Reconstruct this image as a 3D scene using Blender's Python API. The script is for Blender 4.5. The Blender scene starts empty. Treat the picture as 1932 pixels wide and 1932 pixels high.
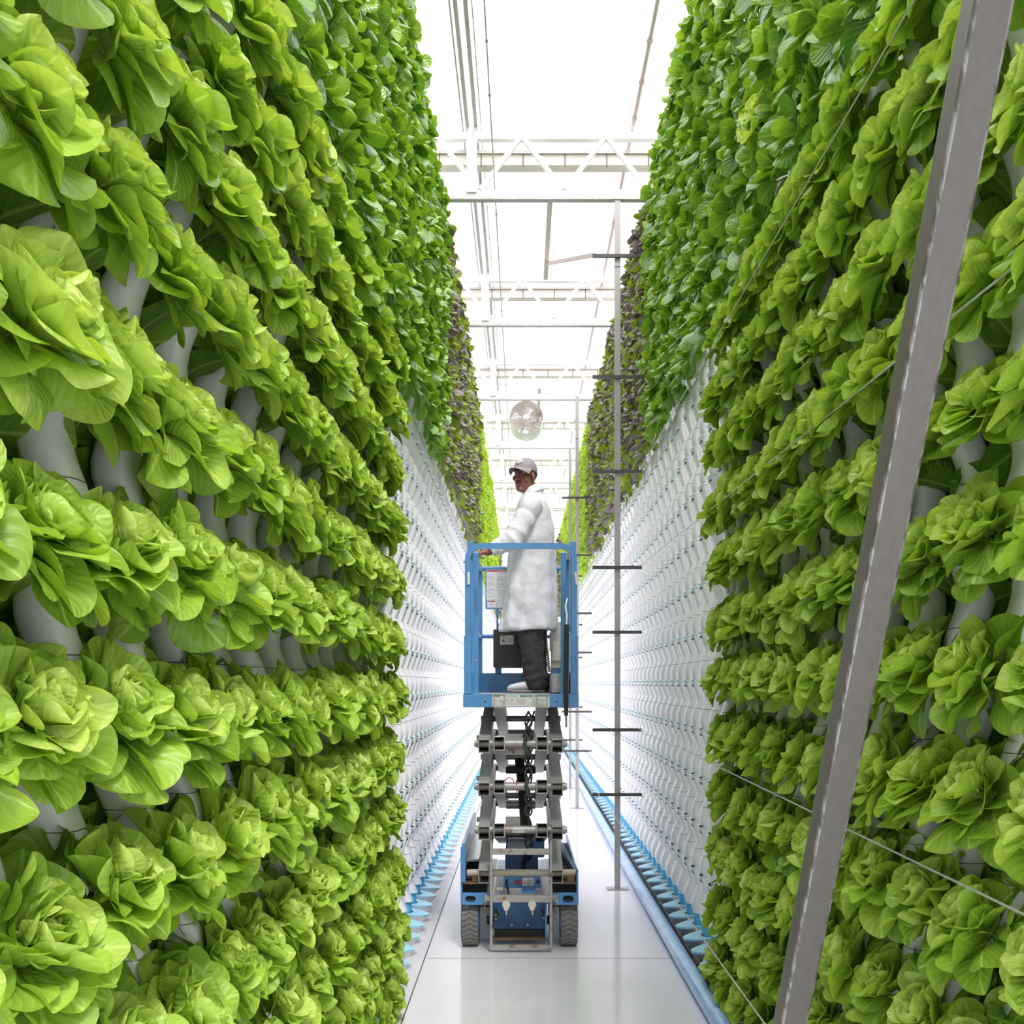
import bpy, bmesh, math, random
from mathutils import Vector, Matrix, noise
R = random.Random(7)
PI = math.pi
C = bpy.context.scene.collection
SC = bpy.context.scene

# ------------------------------------------------------------------ camera, sky, sun, exposure
EYE = 1.72
cam_d = bpy.data.cameras.new('camera'); cam = bpy.data.objects.new('camera', cam_d); C.objects.link(cam)
cam.location = (0, 0, EYE); cam.rotation_euler = (PI/2, 0, 0)
cam_d.sensor_width = 36; cam_d.lens = 36*1900/1932
cam_d.shift_x = -21/1932; cam_d.shift_y = 324/1932
cam_d.clip_start = 0.05; cam_d.clip_end = 200
SC.camera = cam

W = bpy.data.worlds.new('world'); SC.world = W; W.use_nodes = True
bg = W.node_tree.nodes['Background']
wn = W.node_tree                                                    # bright hazy sky: strongest overhead, weaker towards the horizon
w_tc = wn.nodes.new('ShaderNodeTexCoord'); w_sp = wn.nodes.new('ShaderNodeSeparateXYZ'); wn.links.new(w_tc.outputs['Generated'], w_sp.inputs[0])
w_mr = wn.nodes.new('ShaderNodeMapRange'); wn.links.new(w_sp.outputs[2], w_mr.inputs[0])
w_mr.inputs[1].default_value = -0.02; w_mr.inputs[2].default_value = 0.10; w_mr.inputs[3].default_value = 1.00; w_mr.inputs[4].default_value = 1.25
w_m2 = wn.nodes.new('ShaderNodeMapRange'); wn.links.new(w_sp.outputs[2], w_m2.inputs[0])
w_m2.inputs[1].default_value = 0.10; w_m2.inputs[2].default_value = 0.75; w_m2.inputs[3].default_value = 0.0; w_m2.inputs[4].default_value = 1.35
w_ad = wn.nodes.new('ShaderNodeMath'); w_ad.operation = 'ADD'; wn.links.new(w_mr.outputs[0], w_ad.inputs[0]); wn.links.new(w_m2.outputs[0], w_ad.inputs[1])
wn.links.new(w_ad.outputs[0], bg.inputs[1]); bg.inputs[0].default_value = (1.0, 0.965, 1.025, 1)

sun_d = bpy.data.lights.new('sun', 'SUN'); sun = bpy.data.objects.new('sun', sun_d); C.objects.link(sun)
sun_d.energy = 2.6; sun_d.angle = math.radians(16); sun_d.color = (1, 0.95, 0.92)
sun.rotation_euler = (math.radians(32), math.radians(15), 0)

SC.view_settings.view_transform = 'Standard'; SC.view_settings.look = 'None'
SC.view_settings.gamma = 1; SC.view_settings.exposure = 0.27; SC.view_settings.use_curve_mapping = False
SC.cycles.use_denoising = True
SC.cycles.max_bounces = 7; SC.cycles.diffuse_bounces = 4; SC.cycles.glossy_bounces = 3
SC.cycles.transmission_bounces = 5; SC.cycles.transparent_max_bounces = 10
SC.cycles.caustics_reflective = False; SC.cycles.caustics_refractive = False

# ------------------------------------------------------------------ materials
def N(nt, t, **kw):
    n = nt.nodes.new(t)
    for k, v in kw.items(): setattr(n, k, v)
    return n

def mat(name, col, rough=0.5, metal=0.0, spec=0.5, var=0.0, vscale=6.0, bump=0.0, bscale=60.0, col2=None, stretch=None, mixlo=0.4, mixhi=0.65):
    m = bpy.data.materials.new(name); m.use_nodes = True
    nt = m.node_tree; p = nt.nodes['Principled BSDF']
    p.inputs['Base Color'].default_value = (*col, 1)
    p.inputs['Roughness'].default_value = rough; p.inputs['Metallic'].default_value = metal
    p.inputs['Specular IOR Level'].default_value = spec
    if var or bump or col2:
        tc = N(nt, 'ShaderNodeTexCoord'); src = tc.outputs['Object']
        if stretch:
            mp = N(nt, 'ShaderNodeMapping'); mp.inputs['Scale'].default_value = stretch
            nt.links.new(src, mp.inputs['Vector']); src = mp.outputs['Vector']
    if var or col2:
        nz = N(nt, 'ShaderNodeTexNoise'); nz.inputs['Scale'].default_value = vscale; nz.inputs['Detail'].default_value = 6
        nt.links.new(src, nz.inputs['Vector'])
        rp = N(nt, 'ShaderNodeValToRGB')
        rp.color_ramp.elements[0].position = mixlo; rp.color_ramp.elements[1].position = mixhi
        c2 = col2 or tuple(c*(1-var) for c in col)
        rp.color_ramp.elements[0].color = (*col, 1); rp.color_ramp.elements[1].color = (*c2, 1)
        nt.links.new(nz.outputs['Fac'], rp.inputs['Fac']); nt.links.new(rp.outputs['Color'], p.inputs['Base Color'])
    if bump:
        nb = N(nt, 'ShaderNodeTexNoise'); nb.inputs['Scale'].default_value = bscale; nb.inputs['Detail'].default_value = 4
        nt.links.new(src, nb.inputs['Vector'])
        b = N(nt, 'ShaderNodeBump'); b.inputs['Strength'].default_value = bump; b.inputs['Distance'].default_value = 0.01
        nt.links.new(nb.outputs['Fac'], b.inputs['Height']); nt.links.new(b.outputs['Normal'], p.inputs['Normal'])
    return m

def leaf_mat(name, dark, light, young, rough=0.42, trans=0.35, tcol=None, spec=0.4):
    """Leaf: colour by the leaf's own tint (attribute), mid rib and side veins from the leaf's UV, some light let through."""
    m = bpy.data.materials.new(name); m.use_nodes = True; nt = m.node_tree
    p = nt.nodes['Principled BSDF']; out = nt.nodes['Material Output']
    p.inputs['Roughness'].default_value = rough; p.inputs['Specular IOR Level'].default_value = spec
    at = N(nt, 'ShaderNodeAttribute'); at.attribute_name = 'tint'
    oi = N(nt, 'ShaderNodeObjectInfo')
    tc = N(nt, 'ShaderNodeTexCoord'); nz = N(nt, 'ShaderNodeTexNoise'); nz.inputs['Scale'].default_value = 28
    nt.links.new(tc.outputs['Object'], nz.inputs['Vector'])
    ad = N(nt, 'ShaderNodeMath', operation='MULTIPLY_ADD'); nt.links.new(nz.outputs['Fac'], ad.inputs[0]); ad.inputs[1].default_value = 0.35
    nt.links.new(at.outputs['Fac'], ad.inputs[2])
    ob = N(nt, 'ShaderNodeMath', operation='MULTIPLY_ADD'); nt.links.new(oi.outputs['Random'], ob.inputs[0]); ob.inputs[1].default_value = 0.22
    nt.links.new(ad.outputs[0], ob.inputs[2])
    sb = N(nt, 'ShaderNodeMath', operation='SUBTRACT'); nt.links.new(ob.outputs[0], sb.inputs[0]); sb.inputs[1].default_value = 0.27
    rp = N(nt, 'ShaderNodeValToRGB'); e = rp.color_ramp.elements
    e[0].position = 0.0; e[0].color = (*dark, 1); e[1].position = 1.0; e[1].color = (*young, 1)
    k = e.new(0.55); k.color = (*light, 1)
    nt.links.new(sb.outputs[0], rp.inputs['Fac'])
    uv = N(nt, 'ShaderNodeUVMap'); sx = N(nt, 'ShaderNodeSeparateXYZ'); nt.links.new(uv.outputs['UV'], sx.inputs[0])
    au = N(nt, 'ShaderNodeMath', operation='ABSOLUTE'); nt.links.new(sx.outputs[0], au.inputs[0])
    rib = N(nt, 'ShaderNodeMapRange'); nt.links.new(au.outputs[0], rib.inputs[0])
    rib.inputs[1].default_value = 0.02; rib.inputs[2].default_value = 0.11; rib.inputs[3].default_value = 1; rib.inputs[4].default_value = 0
    sv = N(nt, 'ShaderNodeMath', operation='MULTIPLY_ADD'); nt.links.new(au.outputs[0], sv.inputs[0]); sv.inputs[1].default_value = -0.42
    nt.links.new(sx.outputs[1], sv.inputs[2])
    ml = N(nt, 'ShaderNodeMath', operation='MULTIPLY'); nt.links.new(sv.outputs[0], ml.inputs[0]); ml.inputs[1].default_value = 44.0
    sn = N(nt, 'ShaderNodeMath', operation='SINE'); nt.links.new(ml.outputs[0], sn.inputs[0])
    vr = N(nt, 'ShaderNodeMapRange'); nt.links.new(sn.outputs[0], vr.inputs[0])
    vr.inputs[1].default_value = 0.86; vr.inputs[2].default_value = 1.0; vr.inputs[3].default_value = 0; vr.inputs[4].default_value = 0.30
    mx = N(nt, 'ShaderNodeMath', operation='MAXIMUM'); nt.links.new(rib.outputs[0], mx.inputs[0]); nt.links.new(vr.outputs[0], mx.inputs[1])
    mf = N(nt, 'ShaderNodeMath', operation='MULTIPLY'); nt.links.new(mx.outputs[0], mf.inputs[0]); mf.inputs[1].default_value = 0.42
    vm = N(nt, 'ShaderNodeMix', data_type='RGBA'); nt.links.new(mf.outputs[0], vm.inputs[0]); nt.links.new(rp.outputs['Color'], vm.inputs[6])
    vm.inputs[7].default_value = (*[min(1, c*1.25+0.06) for c in young], 1)
    nt.links.new(vm.outputs[2], p.inputs['Base Color'])
    hb = N(nt, 'ShaderNodeMath', operation='MULTIPLY_ADD'); nt.links.new(sn.outputs[0], hb.inputs[0]); hb.inputs[1].default_value = -0.35
    nt.links.new(nz.outputs['Fac'], hb.inputs[2])
    bp = N(nt, 'ShaderNodeBump'); bp.inputs['Strength'].default_value = 0.35; bp.inputs['Distance'].default_value = 0.004
    nt.links.new(hb.outputs[0], bp.inputs['Height']); nt.links.new(bp.outputs['Normal'], p.inputs['Normal'])
    if trans:
        tr = N(nt, 'ShaderNodeBsdfTranslucent')
        tm = N(nt, 'ShaderNodeMix', data_type='RGBA', blend_type='MULTIPLY'); tm.inputs[0].default_value = 1
        nt.links.new(vm.outputs[2], tm.inputs[6]); tm.inputs[7].default_value = (*(tcol or (1.3, 1.25, 0.5)), 1)
        nt.links.new(tm.outputs[2], tr.inputs['Color'])
        ms = N(nt, 'ShaderNodeMixShader'); ms.inputs[0].default_value = trans
        nt.links.new(p.outputs[0], ms.inputs[1]); nt.links.new(tr.outputs[0], ms.inputs[2]); nt.links.new(ms.outputs[0], out.inputs['Surface'])
    return m

M = {}
M['lettuce'] = leaf_mat('butter_lettuce_leaf', (0.10, 0.24, 0.022), (0.34, 0.525, 0.052), (0.58, 0.72, 0.18), 0.38, 0.33)
M['chard'] = leaf_mat('dark_green_leaf', (0.062, 0.185, 0.022), (0.185, 0.385, 0.040), (0.36, 0.55, 0.07), 0.25, 0.31, (1.4, 1.25, 0.4), 0.9)
M['purple'] = leaf_mat('purple_leaf', (0.12, 0.098, 0.095), (0.20, 0.165, 0.17), (0.27, 0.235, 0.22), 0.28, 0.15, (1.1, 0.9, 0.7), 0.8)
M['olive'] = leaf_mat('olive_leaf', (0.13, 0.20, 0.02), (0.24, 0.36, 0.03), (0.34, 0.44, 0.07), 0.34, 0.3, (1.3, 1.2, 0.5), 0.5)
M['frill'] = leaf_mat('frilly_leaf', (0.20, 0.38, 0.03), (0.46, 0.66, 0.09), (0.70, 0.83, 0.24), 0.45, 0.4)
M['tower'] = mat('tower_plastic', (0.86, 0.86, 0.885), 0.32, spec=0.45, var=0.06, vscale=9, stretch=(4, 4, 0.6))
M['seam'] = mat('seam_dark', (0.16, 0.17, 0.14), 0.7)
M['teal'] = mat('teal_rim', (0.55, 0.73, 0.75), 0.25)
M['hole'] = mat('pocket_inside', (0.10, 0.17, 0.19), 0.6)
M['dish'] = mat('blue_dish', (0.36, 0.70, 0.88), 0.28, spec=0.6, var=0.12, vscale=12)
M['stub'] = mat('blue_stub', (0.10, 0.42, 0.68), 0.35)
M['silver'] = mat('silver_cone', (0.62, 0.63, 0.66), 0.25, metal=0.6)
M['pipe'] = mat('blue_pipe', (0.30, 0.52, 0.84), 0.22, spec=0.6, col2=(0.38, 0.60, 0.88), vscale=7, stretch=(3, 1, 3))
M['hose'] = mat('black_hose', (0.035, 0.032, 0.03), 0.6, col2=(0.12, 0.09, 0.07), vscale=6)
M['floor'] = mat('floor_paint', (0.82, 0.81, 0.845), 0.12, spec=0.5, var=0.07, vscale=1.6, bump=0.02, bscale=9, stretch=(1, 0.6, 1))
M['joint'] = mat('floor_joint', (0.12, 0.12, 0.12), 0.8)
M['steel'] = mat('post_paint', (0.115, 0.107, 0.097), 0.40, metal=0.1, spec=0.5, var=0.12, vscale=14, stretch=(6, 6, 0.8))
M['worn'] = mat('post_worn', (0.115, 0.107, 0.097), 0.3, metal=0.3, col2=(0.27, 0.265, 0.26), vscale=26, stretch=(3, 3, 0.2), mixlo=0.44, mixhi=0.56)
M['postgrey'] = mat('grey_post', (0.47, 0.455, 0.445), 0.5, metal=0.2, var=0.1, vscale=5)
M['barbrown'] = mat('dark_bar', (0.10, 0.09, 0.09), 0.55, metal=0.2)
M['wire'] = mat('wire_steel', (0.50, 0.50, 0.48), 0.4, metal=0.5)
M['white'] = mat('white_paint', (0.92, 0.92, 0.91), 0.45)
M['galv'] = mat('galvanised', (0.52, 0.50, 0.47), 0.45, metal=0.25, var=0.2, vscale=10, stretch=(5, 0.5, 5))
M['beige'] = mat('screen_cloth', (0.86, 0.80, 0.71), 0.8, var=0.10, vscale=5, stretch=(0.5, 4, 14))
M['fanwire'] = mat('fan_wire', (0.40, 0.35, 0.32), 0.5)
M['brownhair'] = mat('short_hair', (0.06, 0.028, 0.022), 0.8)
M['badge'] = mat('badge', (0.62, 0.59, 0.62), 0.7)
M['rosy'] = mat('primer_pipe', (0.62, 0.50, 0.46), 0.5)
M['blue'] = mat('lift_blue', (0.085, 0.275, 0.57), 0.30, spec=0.5, var=0.14, vscale=5, bump=0.02)
M['navy'] = mat('lift_navy', (0.028, 0.105, 0.25), 0.5, var=0.3, vscale=7)  # deeper navy than the lift blue, with random darker mottling
M['arm'] = mat('arm_grey', (0.40, 0.388, 0.375), 0.42, metal=0.2, var=0.18, vscale=9)
M['armin'] = mat('arm_inside', (0.03, 0.03, 0.03), 0.8)
M['pin'] = mat('pin_steel', (0.38, 0.37, 0.355), 0.4, metal=0.3, col2=(0.30, 0.24, 0.19), vscale=12, mixlo=0.5, mixhi=0.7)
M['ladder'] = mat('ladder_grey', (0.42, 0.40, 0.37), 0.5, metal=0.2, col2=(0.24, 0.13, 0.08), vscale=16, mixlo=0.55, mixhi=0.66)
M['rust'] = mat('rusty', (0.22, 0.12, 0.07), 0.75, var=0.5, vscale=14)
M['tan'] = mat('tan_tube', (0.46, 0.39, 0.29), 0.5, col2=(0.50, 0.48, 0.44), vscale=3)
M['black'] = mat('black_rubber', (0.022, 0.022, 0.023), 0.6)
M['tyre'] = mat('grey_tyre', (0.22, 0.21, 0.20), 0.8, var=0.2, vscale=9, bump=0.1)
M['sticker'] = mat('sticker_white', (0.76, 0.75, 0.70), 0.45, var=0.12, vscale=20)
M['paper'] = mat('paper_white', (0.80, 0.79, 0.82), 0.4)
M['red'] = mat('sign_red', (0.58, 0.09, 0.08), 0.45)
M['green'] = mat('sign_green', (0.15, 0.34, 0.19), 0.5)
M['orange'] = mat('sign_orange', (0.62, 0.26, 0.08), 0.5)
M['ink'] = mat('ink', (0.16, 0.15, 0.15), 0.7)
M['charcoal'] = mat('charcoal_plastic', (0.062, 0.064, 0.062), 0.6, var=0.2, vscale=25, bump=0.05)
M['cream'] = mat('cream_plastic', (0.70, 0.66, 0.56), 0.5)
M['coat'] = mat('coat_cotton', (0.83, 0.81, 0.86), 0.85, spec=0.15, bump=0.25, bscale=13)
M['trouser'] = mat('trouser_cloth', (0.058, 0.050, 0.060), 0.75, spec=0.3, bump=0.3, bscale=16)
M['skin'] = mat('skin', (0.27, 0.108, 0.068), 0.42, spec=0.45, var=0.2, vscale=18)
M['lip'] = mat('lip', (0.17, 0.055, 0.055), 0.4)
M['eyew'] = mat('eye_white', (0.65, 0.62, 0.58), 0.2)
M['hair'] = mat('hair', (0.015, 0.012, 0.012), 0.8)
M['cap'] = mat('cap_cloth', (0.37, 0.33, 0.365), 0.85, spec=0.2, bump=0.1, bscale=150)
M['sole'] = mat('sole_grey', (0.32, 0.32, 0.33), 0.7)
M['shoe'] = mat('shoe_white', (0.80, 0.80, 0.82), 0.4)

# roof glazing: clear sheet that lets daylight through
g = bpy.data.materials.new('roof_glazing'); g.use_nodes = True; nt = g.node_tree
tb = N(nt, 'ShaderNodeBsdfTransparent'); tb.inputs[0].default_value = (0.97, 0.98, 0.98, 1)
gl = N(nt, 'ShaderNodeBsdfGlossy'); gl.inputs['Roughness'].default_value = 0.1
ms = N(nt, 'ShaderNodeMixShader'); ms.inputs[0].default_value = 0.05
nt.links.new(tb.outputs[0], ms.inputs[1]); nt.links.new(gl.outputs[0], ms.inputs[2])
nt.links.new(ms.outputs[0], nt.nodes['Material Output'].inputs['Surface']); M['glass'] = g

# ------------------------------------------------------------------ mesh helpers
class MB:
    """Collects shapes, then links them as ONE mesh object."""
    def __init__(s): s.v = []; s.f = []; s.m = []; s.sm = []; s.uv = None; s.tint = None
    def add(s, vs, fs, mi=0, smooth=False):
        o = len(s.v); s.v += [tuple(x) for x in vs]
        for f in fs: s.f.append(tuple(i+o for i in f)); s.m.append(mi); s.sm.append(smooth)
        return s
    def box(s, x0, x1, y0, y1, z0, z1, mi=0):
        vs = [(x, y, z) for x in (x0, x1) for y in (y0, y1) for z in (z0, z1)]
        return s.add(vs, [(0,1,3,2), (4,6,7,5), (0,4,5,1), (2,3,7,6), (0,2,6,4), (1,5,7,3)], mi)
    def beam(s, a, b, w, h, mi=0, up=(0, 0, 1), taper=1.0):
        """Rectangular bar from a to b, w wide, h tall."""
        a, b = Vector(a), Vector(b); d = (b-a).normalized(); u = Vector(up)
        x = d.cross(u)
        if x.length < 1e-5: x = d.cross(Vector((1, 0, 0)))
        x.normalize(); y = x.cross(d)
        vs = []
        for p, k in ((a, 1.0), (b, taper)):
            for i, j in ((-1,-1), (1,-1), (1,1), (-1,1)): vs.append(p + x*(i*w/2*k) + y*(j*h/2*k))
        return s.add(vs, [(3,2,1,0), (4,5,6,7), (0,1,5,4), (1,2,6,5), (2,3,7,6), (3,0,4,7)], mi)
    def tube(s, pts, r, n=10, mi=0, caps=True, rads=None, closed=False):
        pts = [Vector(p) for p in pts]; k = len(pts); rings = []
        d0 = None; ref = None
        for i, p in enumerate(pts):
            if closed: d = pts[(i+1) % k]-pts[i-1]
            else: d = pts[min(i+1, k-1)]-pts[max(i-1, 0)]
            d.normalize()
            if ref is None:
                ref = d.cross(Vector((0, 0, 1)))
                if ref.length < 1e-3: ref = d.cross(Vector((0, 1, 0)))
                ref.normalize()
            ref = (ref - d*ref.dot(d)).normalized(); q = d.cross(ref)
            rr = rads[i] if rads else r
            rings.append([p + (ref*math.cos(2*PI*j/n) + q*math.sin(2*PI*j/n))*rr for j in range(n)])
        return s.loft(rings, mi, caps=caps and not closed, closed=closed)
    def loft(s, rings, mi=0, caps=True, closed=False, smooth=True):
        n = len(rings[0]); vs = [p for r in rings for p in r]; fs = []
        K = len(rings)
        for i in range(K if closed else K-1):
            a, b = i*n, ((i+1) % K)*n
            for j in range(n): fs.append((a+j, a+(j+1) % n, b+(j+1) % n, b+j))
        s.add(vs, fs, mi, smooth)
        if caps:
            s.add(rings[0], [tuple(range(n-1, -1, -1))], mi); s.add(rings[-1], [tuple(range(n))], mi)
        return s
    def cyl(s, a, b, r, n=16, mi=0, r2=None): return s.tube([a, b], r, n, mi, rads=[r, r if r2 is None else r2])
    def ball(s, c, rad, n=16, m=10, mi=0, rot=None):
        rad = rad if hasattr(rad, '__len__') else (rad,)*3; c = Vector(c); vs = []; fs = []
        for i in range(m+1):
            t = PI*i/m
            for j in range(n):
                a = 2*PI*j/n
                q = Vector((math.sin(t)*math.cos(a)*rad[0], math.sin(t)*math.sin(a)*rad[1], math.cos(t)*rad[2]))
                vs.append(c + (rot @ q if rot else q))
        for i in range(m):
            for j in range(n): fs.append((i*n+j, (i+1)*n+j, (i+1)*n+(j+1) % n, i*n+(j+1) % n))
        return s.add(vs, fs, mi, True)
    def hollow(s, a, b, w, h, t, mi=0, mi_in=1):
        """Open-ended square tube from a to b."""
        a, b = Vector(a), Vector(b); d = (b-a).normalized(); x = Vector((1, 0, 0)); y = x.cross(d).normalized()
        o, i = [], []
        for p in (a, b):
            for sx, sy in ((-1,-1), (1,-1), (1,1), (-1,1)): o.append(p + x*(sx*w/2) + y*(sy*h/2))
            for sx, sy in ((-1,-1), (1,-1), (1,1), (-1,1)): i.append(p + x*(sx*(w/2-t)) + y*(sy*(h/2-t)))
        A, Ai, B, Bi = o[:4], i[:4], o[4:], i[4:]
        vs = A+Ai+B+Bi; fs = []; fi = []
        for k in range(4):
            n = (k+1) % 4
            fs += [(k, n, 8+n, 8+k), (k, 4+k, 4+n, n), (8+k, 8+n, 12+n, 12+k)]; fi.append((4+k, 12+k, 12+n, 4+n))
        s.add(vs, fs, mi); s.add(vs, fi, mi_in); return s
    def build(s, name, mats, parent=None, bevel=0, shift=None):
        me = bpy.data.meshes.new(name)
        if shift is not None:
            sh = Vector(shift); s.v = [tuple(Vector(p)-sh) for p in s.v]
        me.from_pydata(s.v, [], s.f)
        for m in (mats if isinstance(mats, (list, tuple)) else [mats]): me.materials.append(M[m] if isinstance(m, str) else m)
        me.polygons.foreach_set('material_index', s.m); me.polygons.foreach_set('use_smooth', s.sm)
        if s.uv:
            ul = me.uv_layers.new(name='UVMap'); at = me.attributes.new('tint', 'FLOAT', 'POINT')
            at.data.foreach_set('value', s.tint)
            li = [0]*len(me.loops); me.loops.foreach_get('vertex_index', li)
            flat = []
            for i in li: flat += s.uv[i]
            ul.data.foreach_set('uv', flat)
        me.update()
        o = bpy.data.objects.new(name, me); C.objects.link(o)
        if shift is not None: o.location = shift
        if parent: o.parent = parent
        if bevel:
            b = o.modifiers.new('bevel', 'BEVEL'); b.width = bevel; b.segments = 2; b.limit_method = 'ANGLE'; b.angle_limit = math.radians(50)
        return o

def tag(o, label, cat, group=None, kind=None):
    if label: o['label'] = label
    if cat: o['category'] = cat
    if group: o['group'] = group
    if kind: o['kind'] = kind
    return o
def empty(name, loc, label, cat, group=None):
    o = bpy.data.objects.new(name, None); C.objects.link(o); o.location = loc; o.empty_display_size = 0.1
    return tag(o, label, cat, group)
def struct(o, label=None, cat=None):
    o['kind'] = 'structure'
    return tag(o, label, cat)
def attach(o, root):
    """Parent a part built in world coordinates to its thing's Empty."""
    o.parent = root; o.location = Vector(o.location) - Vector(root.location); return o
def text(name, body, size, loc, m, root, rot=(PI/2, 0, 0), align='CENTER'):
    cu = bpy.data.curves.new(name, 'FONT'); cu.body = body; cu.size = size; cu.extrude = 0.0004
    cu.align_x = align; cu.align_y = 'CENTER'; cu.materials.append(M[m])
    o = bpy.data.objects.new(name, cu); C.objects.link(o); o.location = loc; o.rotation_euler = rot
    bpy.context.view_layer.update()
    me = bpy.data.meshes.new_from_object(o.evaluated_get(bpy.context.evaluated_depsgraph_get()))
    q = bpy.data.objects.new(name, me); bpy.data.objects.remove(o); C.objects.link(q); q.name = name; q.location = loc; q.rotation_euler = rot
    return q
UNIT = ['zeroth','first','second','third','fourth','fifth','sixth','seventh','eighth','ninth','tenth','eleventh','twelfth','thirteenth','fourteenth','fifteenth','sixteenth','seventeenth','eighteenth','nineteenth']
TENS = {2: ('twenty','twentieth'), 3: ('thirty','thirtieth'), 4: ('forty','fortieth'), 5: ('fifty','fiftieth'), 6: ('sixty','sixtieth'), 7: ('seventy','seventieth'), 8: ('eighty','eightieth'), 9: ('ninety','ninetieth')}
def nth(n):
    if n < 20: return UNIT[n]
    t, u = divmod(n, 10)
    return TENS[t][1] if u == 0 else TENS[t][0] + '-' + UNIT[u]
def in_view(x, y, z, r=0.2):
    if y < 0.9: return False
    k = 1900/y; px = 987 + x*k; py = 1290 - (z-EYE)*k; q = r*k
    return -q < px < 1932+q and -q < py < 1932+q

# ------------------------------------------------------------------ the setting
fl = MB(); fl.add([(-7, -4, 0), (7, -4, 0), (7, 42, 0), (-7, 42, 0)], [(0, 1, 2, 3)])
struct(fl.build('floor', 'floor'), 'glossy pale grey painted floor of the aisle', 'floor')
j1 = MB().box(-0.620, -0.613, 1, 40, -0.004, 0.0012)
struct(j1.build('trim_1', 'joint'), 'thin dark joint line running along the floor', 'floor joint')
j2 = MB().box(-0.60, 1.0, 6.305, 6.309, -0.004, 0.001)
struct(j2.build('trim_2', 'joint'), 'faint cross joint in the floor', 'floor joint')
rf = MB()
for i in range(7):
    x0, x1 = -7 + 2*i, -5 + 2*i
    z0 = 7.1 if i % 2 == 0 else 7.45; z1 = 7.45 if i % 2 == 0 else 7.1
    rf.add([(x0, -4, z0), (x1, -4, z1), (x1, 42, z1), (x0, 42, z0)], [(0, 1, 2, 3)])
struct(rf.build('ceiling', 'glass'), 'clear glazed greenhouse roof', 'roof')
fw = MB().box(-7, 7, 41.92, 41.96, 0, 1.5)
for i in range(15): fw.box(-7+i-0.02, -7+i+0.02, 41.9, 41.98, 0, 7.1)
for z in (0.05, 1.4, 2.8, 4.2, 5.6, 7.0): fw.box(-7, 7, 41.9, 41.98, z-0.03, z+0.03)
struct(fw.build('wall_far', 'white'), 'white framed glazed end wall', 'wall')

# roof trusses across the aisle
TY = [8.44 + 2.968*i for i in range(9)]
def truss():
    root = empty('roof_truss', (0, TY[0], 5.8), 'white lattice roof truss nearest above the aisle, crossing behind the first plants', 'truss', 'roof trusses')
    y = 0.0; z = 0.0
    MB().box(-3.2, 3.2, y-0.03, y+0.03, -0.02, 0.05).build('bottom_chord', 'white', root)
    MB().box(-3.2, 3.2, y-0.03, y+0.03, -0.034, -0.021).build('chord_underside', 'galv', root)  # grey strip gives the white chord its dark underside by colour
    MB().box(-3.2, 3.2, y-0.03, y+0.03, 0.47, 0.53).build('top_chord', 'white', root)
    MB().tube([(-3.2, 0.1, 0.575), (3.2, 0.1, 0.575)], 0.008, 8).build('tie_rod', 'rosy', root)
    for k in range(-4, 5):
        x = -0.013 + 0.707*k
        for s in (-1, 1):
            MB().beam((x+0.02*s, -0.02, 0.47), (x+0.345*s, -0.02, 0.05), 0.035, 0.035, up=(0, 1, 0)).build('web_bar', 'white', root)
    MB().box(-0.472, -0.385, -0.05, -0.035, 0.02, 0.56).build('hanger_plate', 'white', root)
    sc = MB()
    sc.box(-3.2, 3.2, 0.22, 0.34, 0.38, 0.47); s2 = sc.build('screen_bundle', 'beige', root)
    for k in range(-7, 8):
        MB().box(k*0.36-0.004, k*0.36+0.004, 0.214, 0.22, 0.36, 0.48).build('strap', 'ink', s2)
    MB().box(-3.2, 3.2, 0.2, 0.36, 0.472, 0.50).build('screen_rail', 'galv', root)
    return root
def copy_tree(o, parent=None):
    c = o.copy(); C.objects.link(c)
    if parent: c.parent = parent
    for ch in list(o.children): copy_tree(ch, c)
    return c
tr0 = truss()
for i, y in enumerate(TY[1:]):
    t = copy_tree(tr0); t.location = (0, y, 5.8)
    t['label'] = f'white lattice roof truss crossing above the aisle, {nth(i+2)} from the camera'
# lengthwise members under the roof
for x, lab in ((-0.465, 'left'), (-0.395, 'right')):
    o = MB().box(x-0.015, x+0.015, 4.5, 36, 6.36, 6.39).build('roof_rail', 'galv')
    tag(o, f'{lab} galvanised rail of the pair running lengthwise under the roof', 'rail', 'paired roof rails')
for x, z, r, lab in ((-0.507, 6.39, 0.008, 'thin rod running along the left edge of the paired roof rails'), (-0.352, 6.39, 0.005, 'thin rod running along the right edge of the paired roof rails')):
    tag(MB().tube([(x, 4.5, z), (x, 36, z)], r, 8, 0).build('roof_rod', 'rosy'), lab, 'rod')
o = MB(); o.tube([(-0.24, 4.3, 5.95), (-0.24, 36, 5.72)], 0.006, 8)
for y in (6.6, 7.2, 9.0, 11.3, 14.0, 18.0): o.ball((-0.24, y, 5.95-0.23*(y-4.3)/31.7), (0.012, 0.025, 0.012), 8, 6)
tag(o.build('cable', 'wire'), 'thin cable with knots running the length of the aisle below the trusses', 'cable')
o = MB(); o.tube([(0.92, 5, 6.39), (0.92, 36, 6.39)], 0.016, 10)
for y in (7.3, 7.8, 8.3, 10.2, 13.1, 16.2): o.cyl((0.92, y-0.02, 6.39), (0.92, y+0.02, 6.39), 0.026, 10)
tag(o.build('heating_pipe', 'rosy'), 'slim pinkish pipe with collars high above the right plant wall', 'pipe')
for i, (y0, y1) in enumerate(((8.7, 10.6), (14.5, 16.4))):
    o = MB().box(0.215, 0.26, y0, y1, 5.97, 6.05).build('rolled_screen', 'beige')
    tag(o, ('beige rolled shade screen lying lengthwise behind the nearest truss', 'beige rolled shade screen farther down, lengthwise under the roof')[i], 'screen', 'rolled screens')
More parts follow.
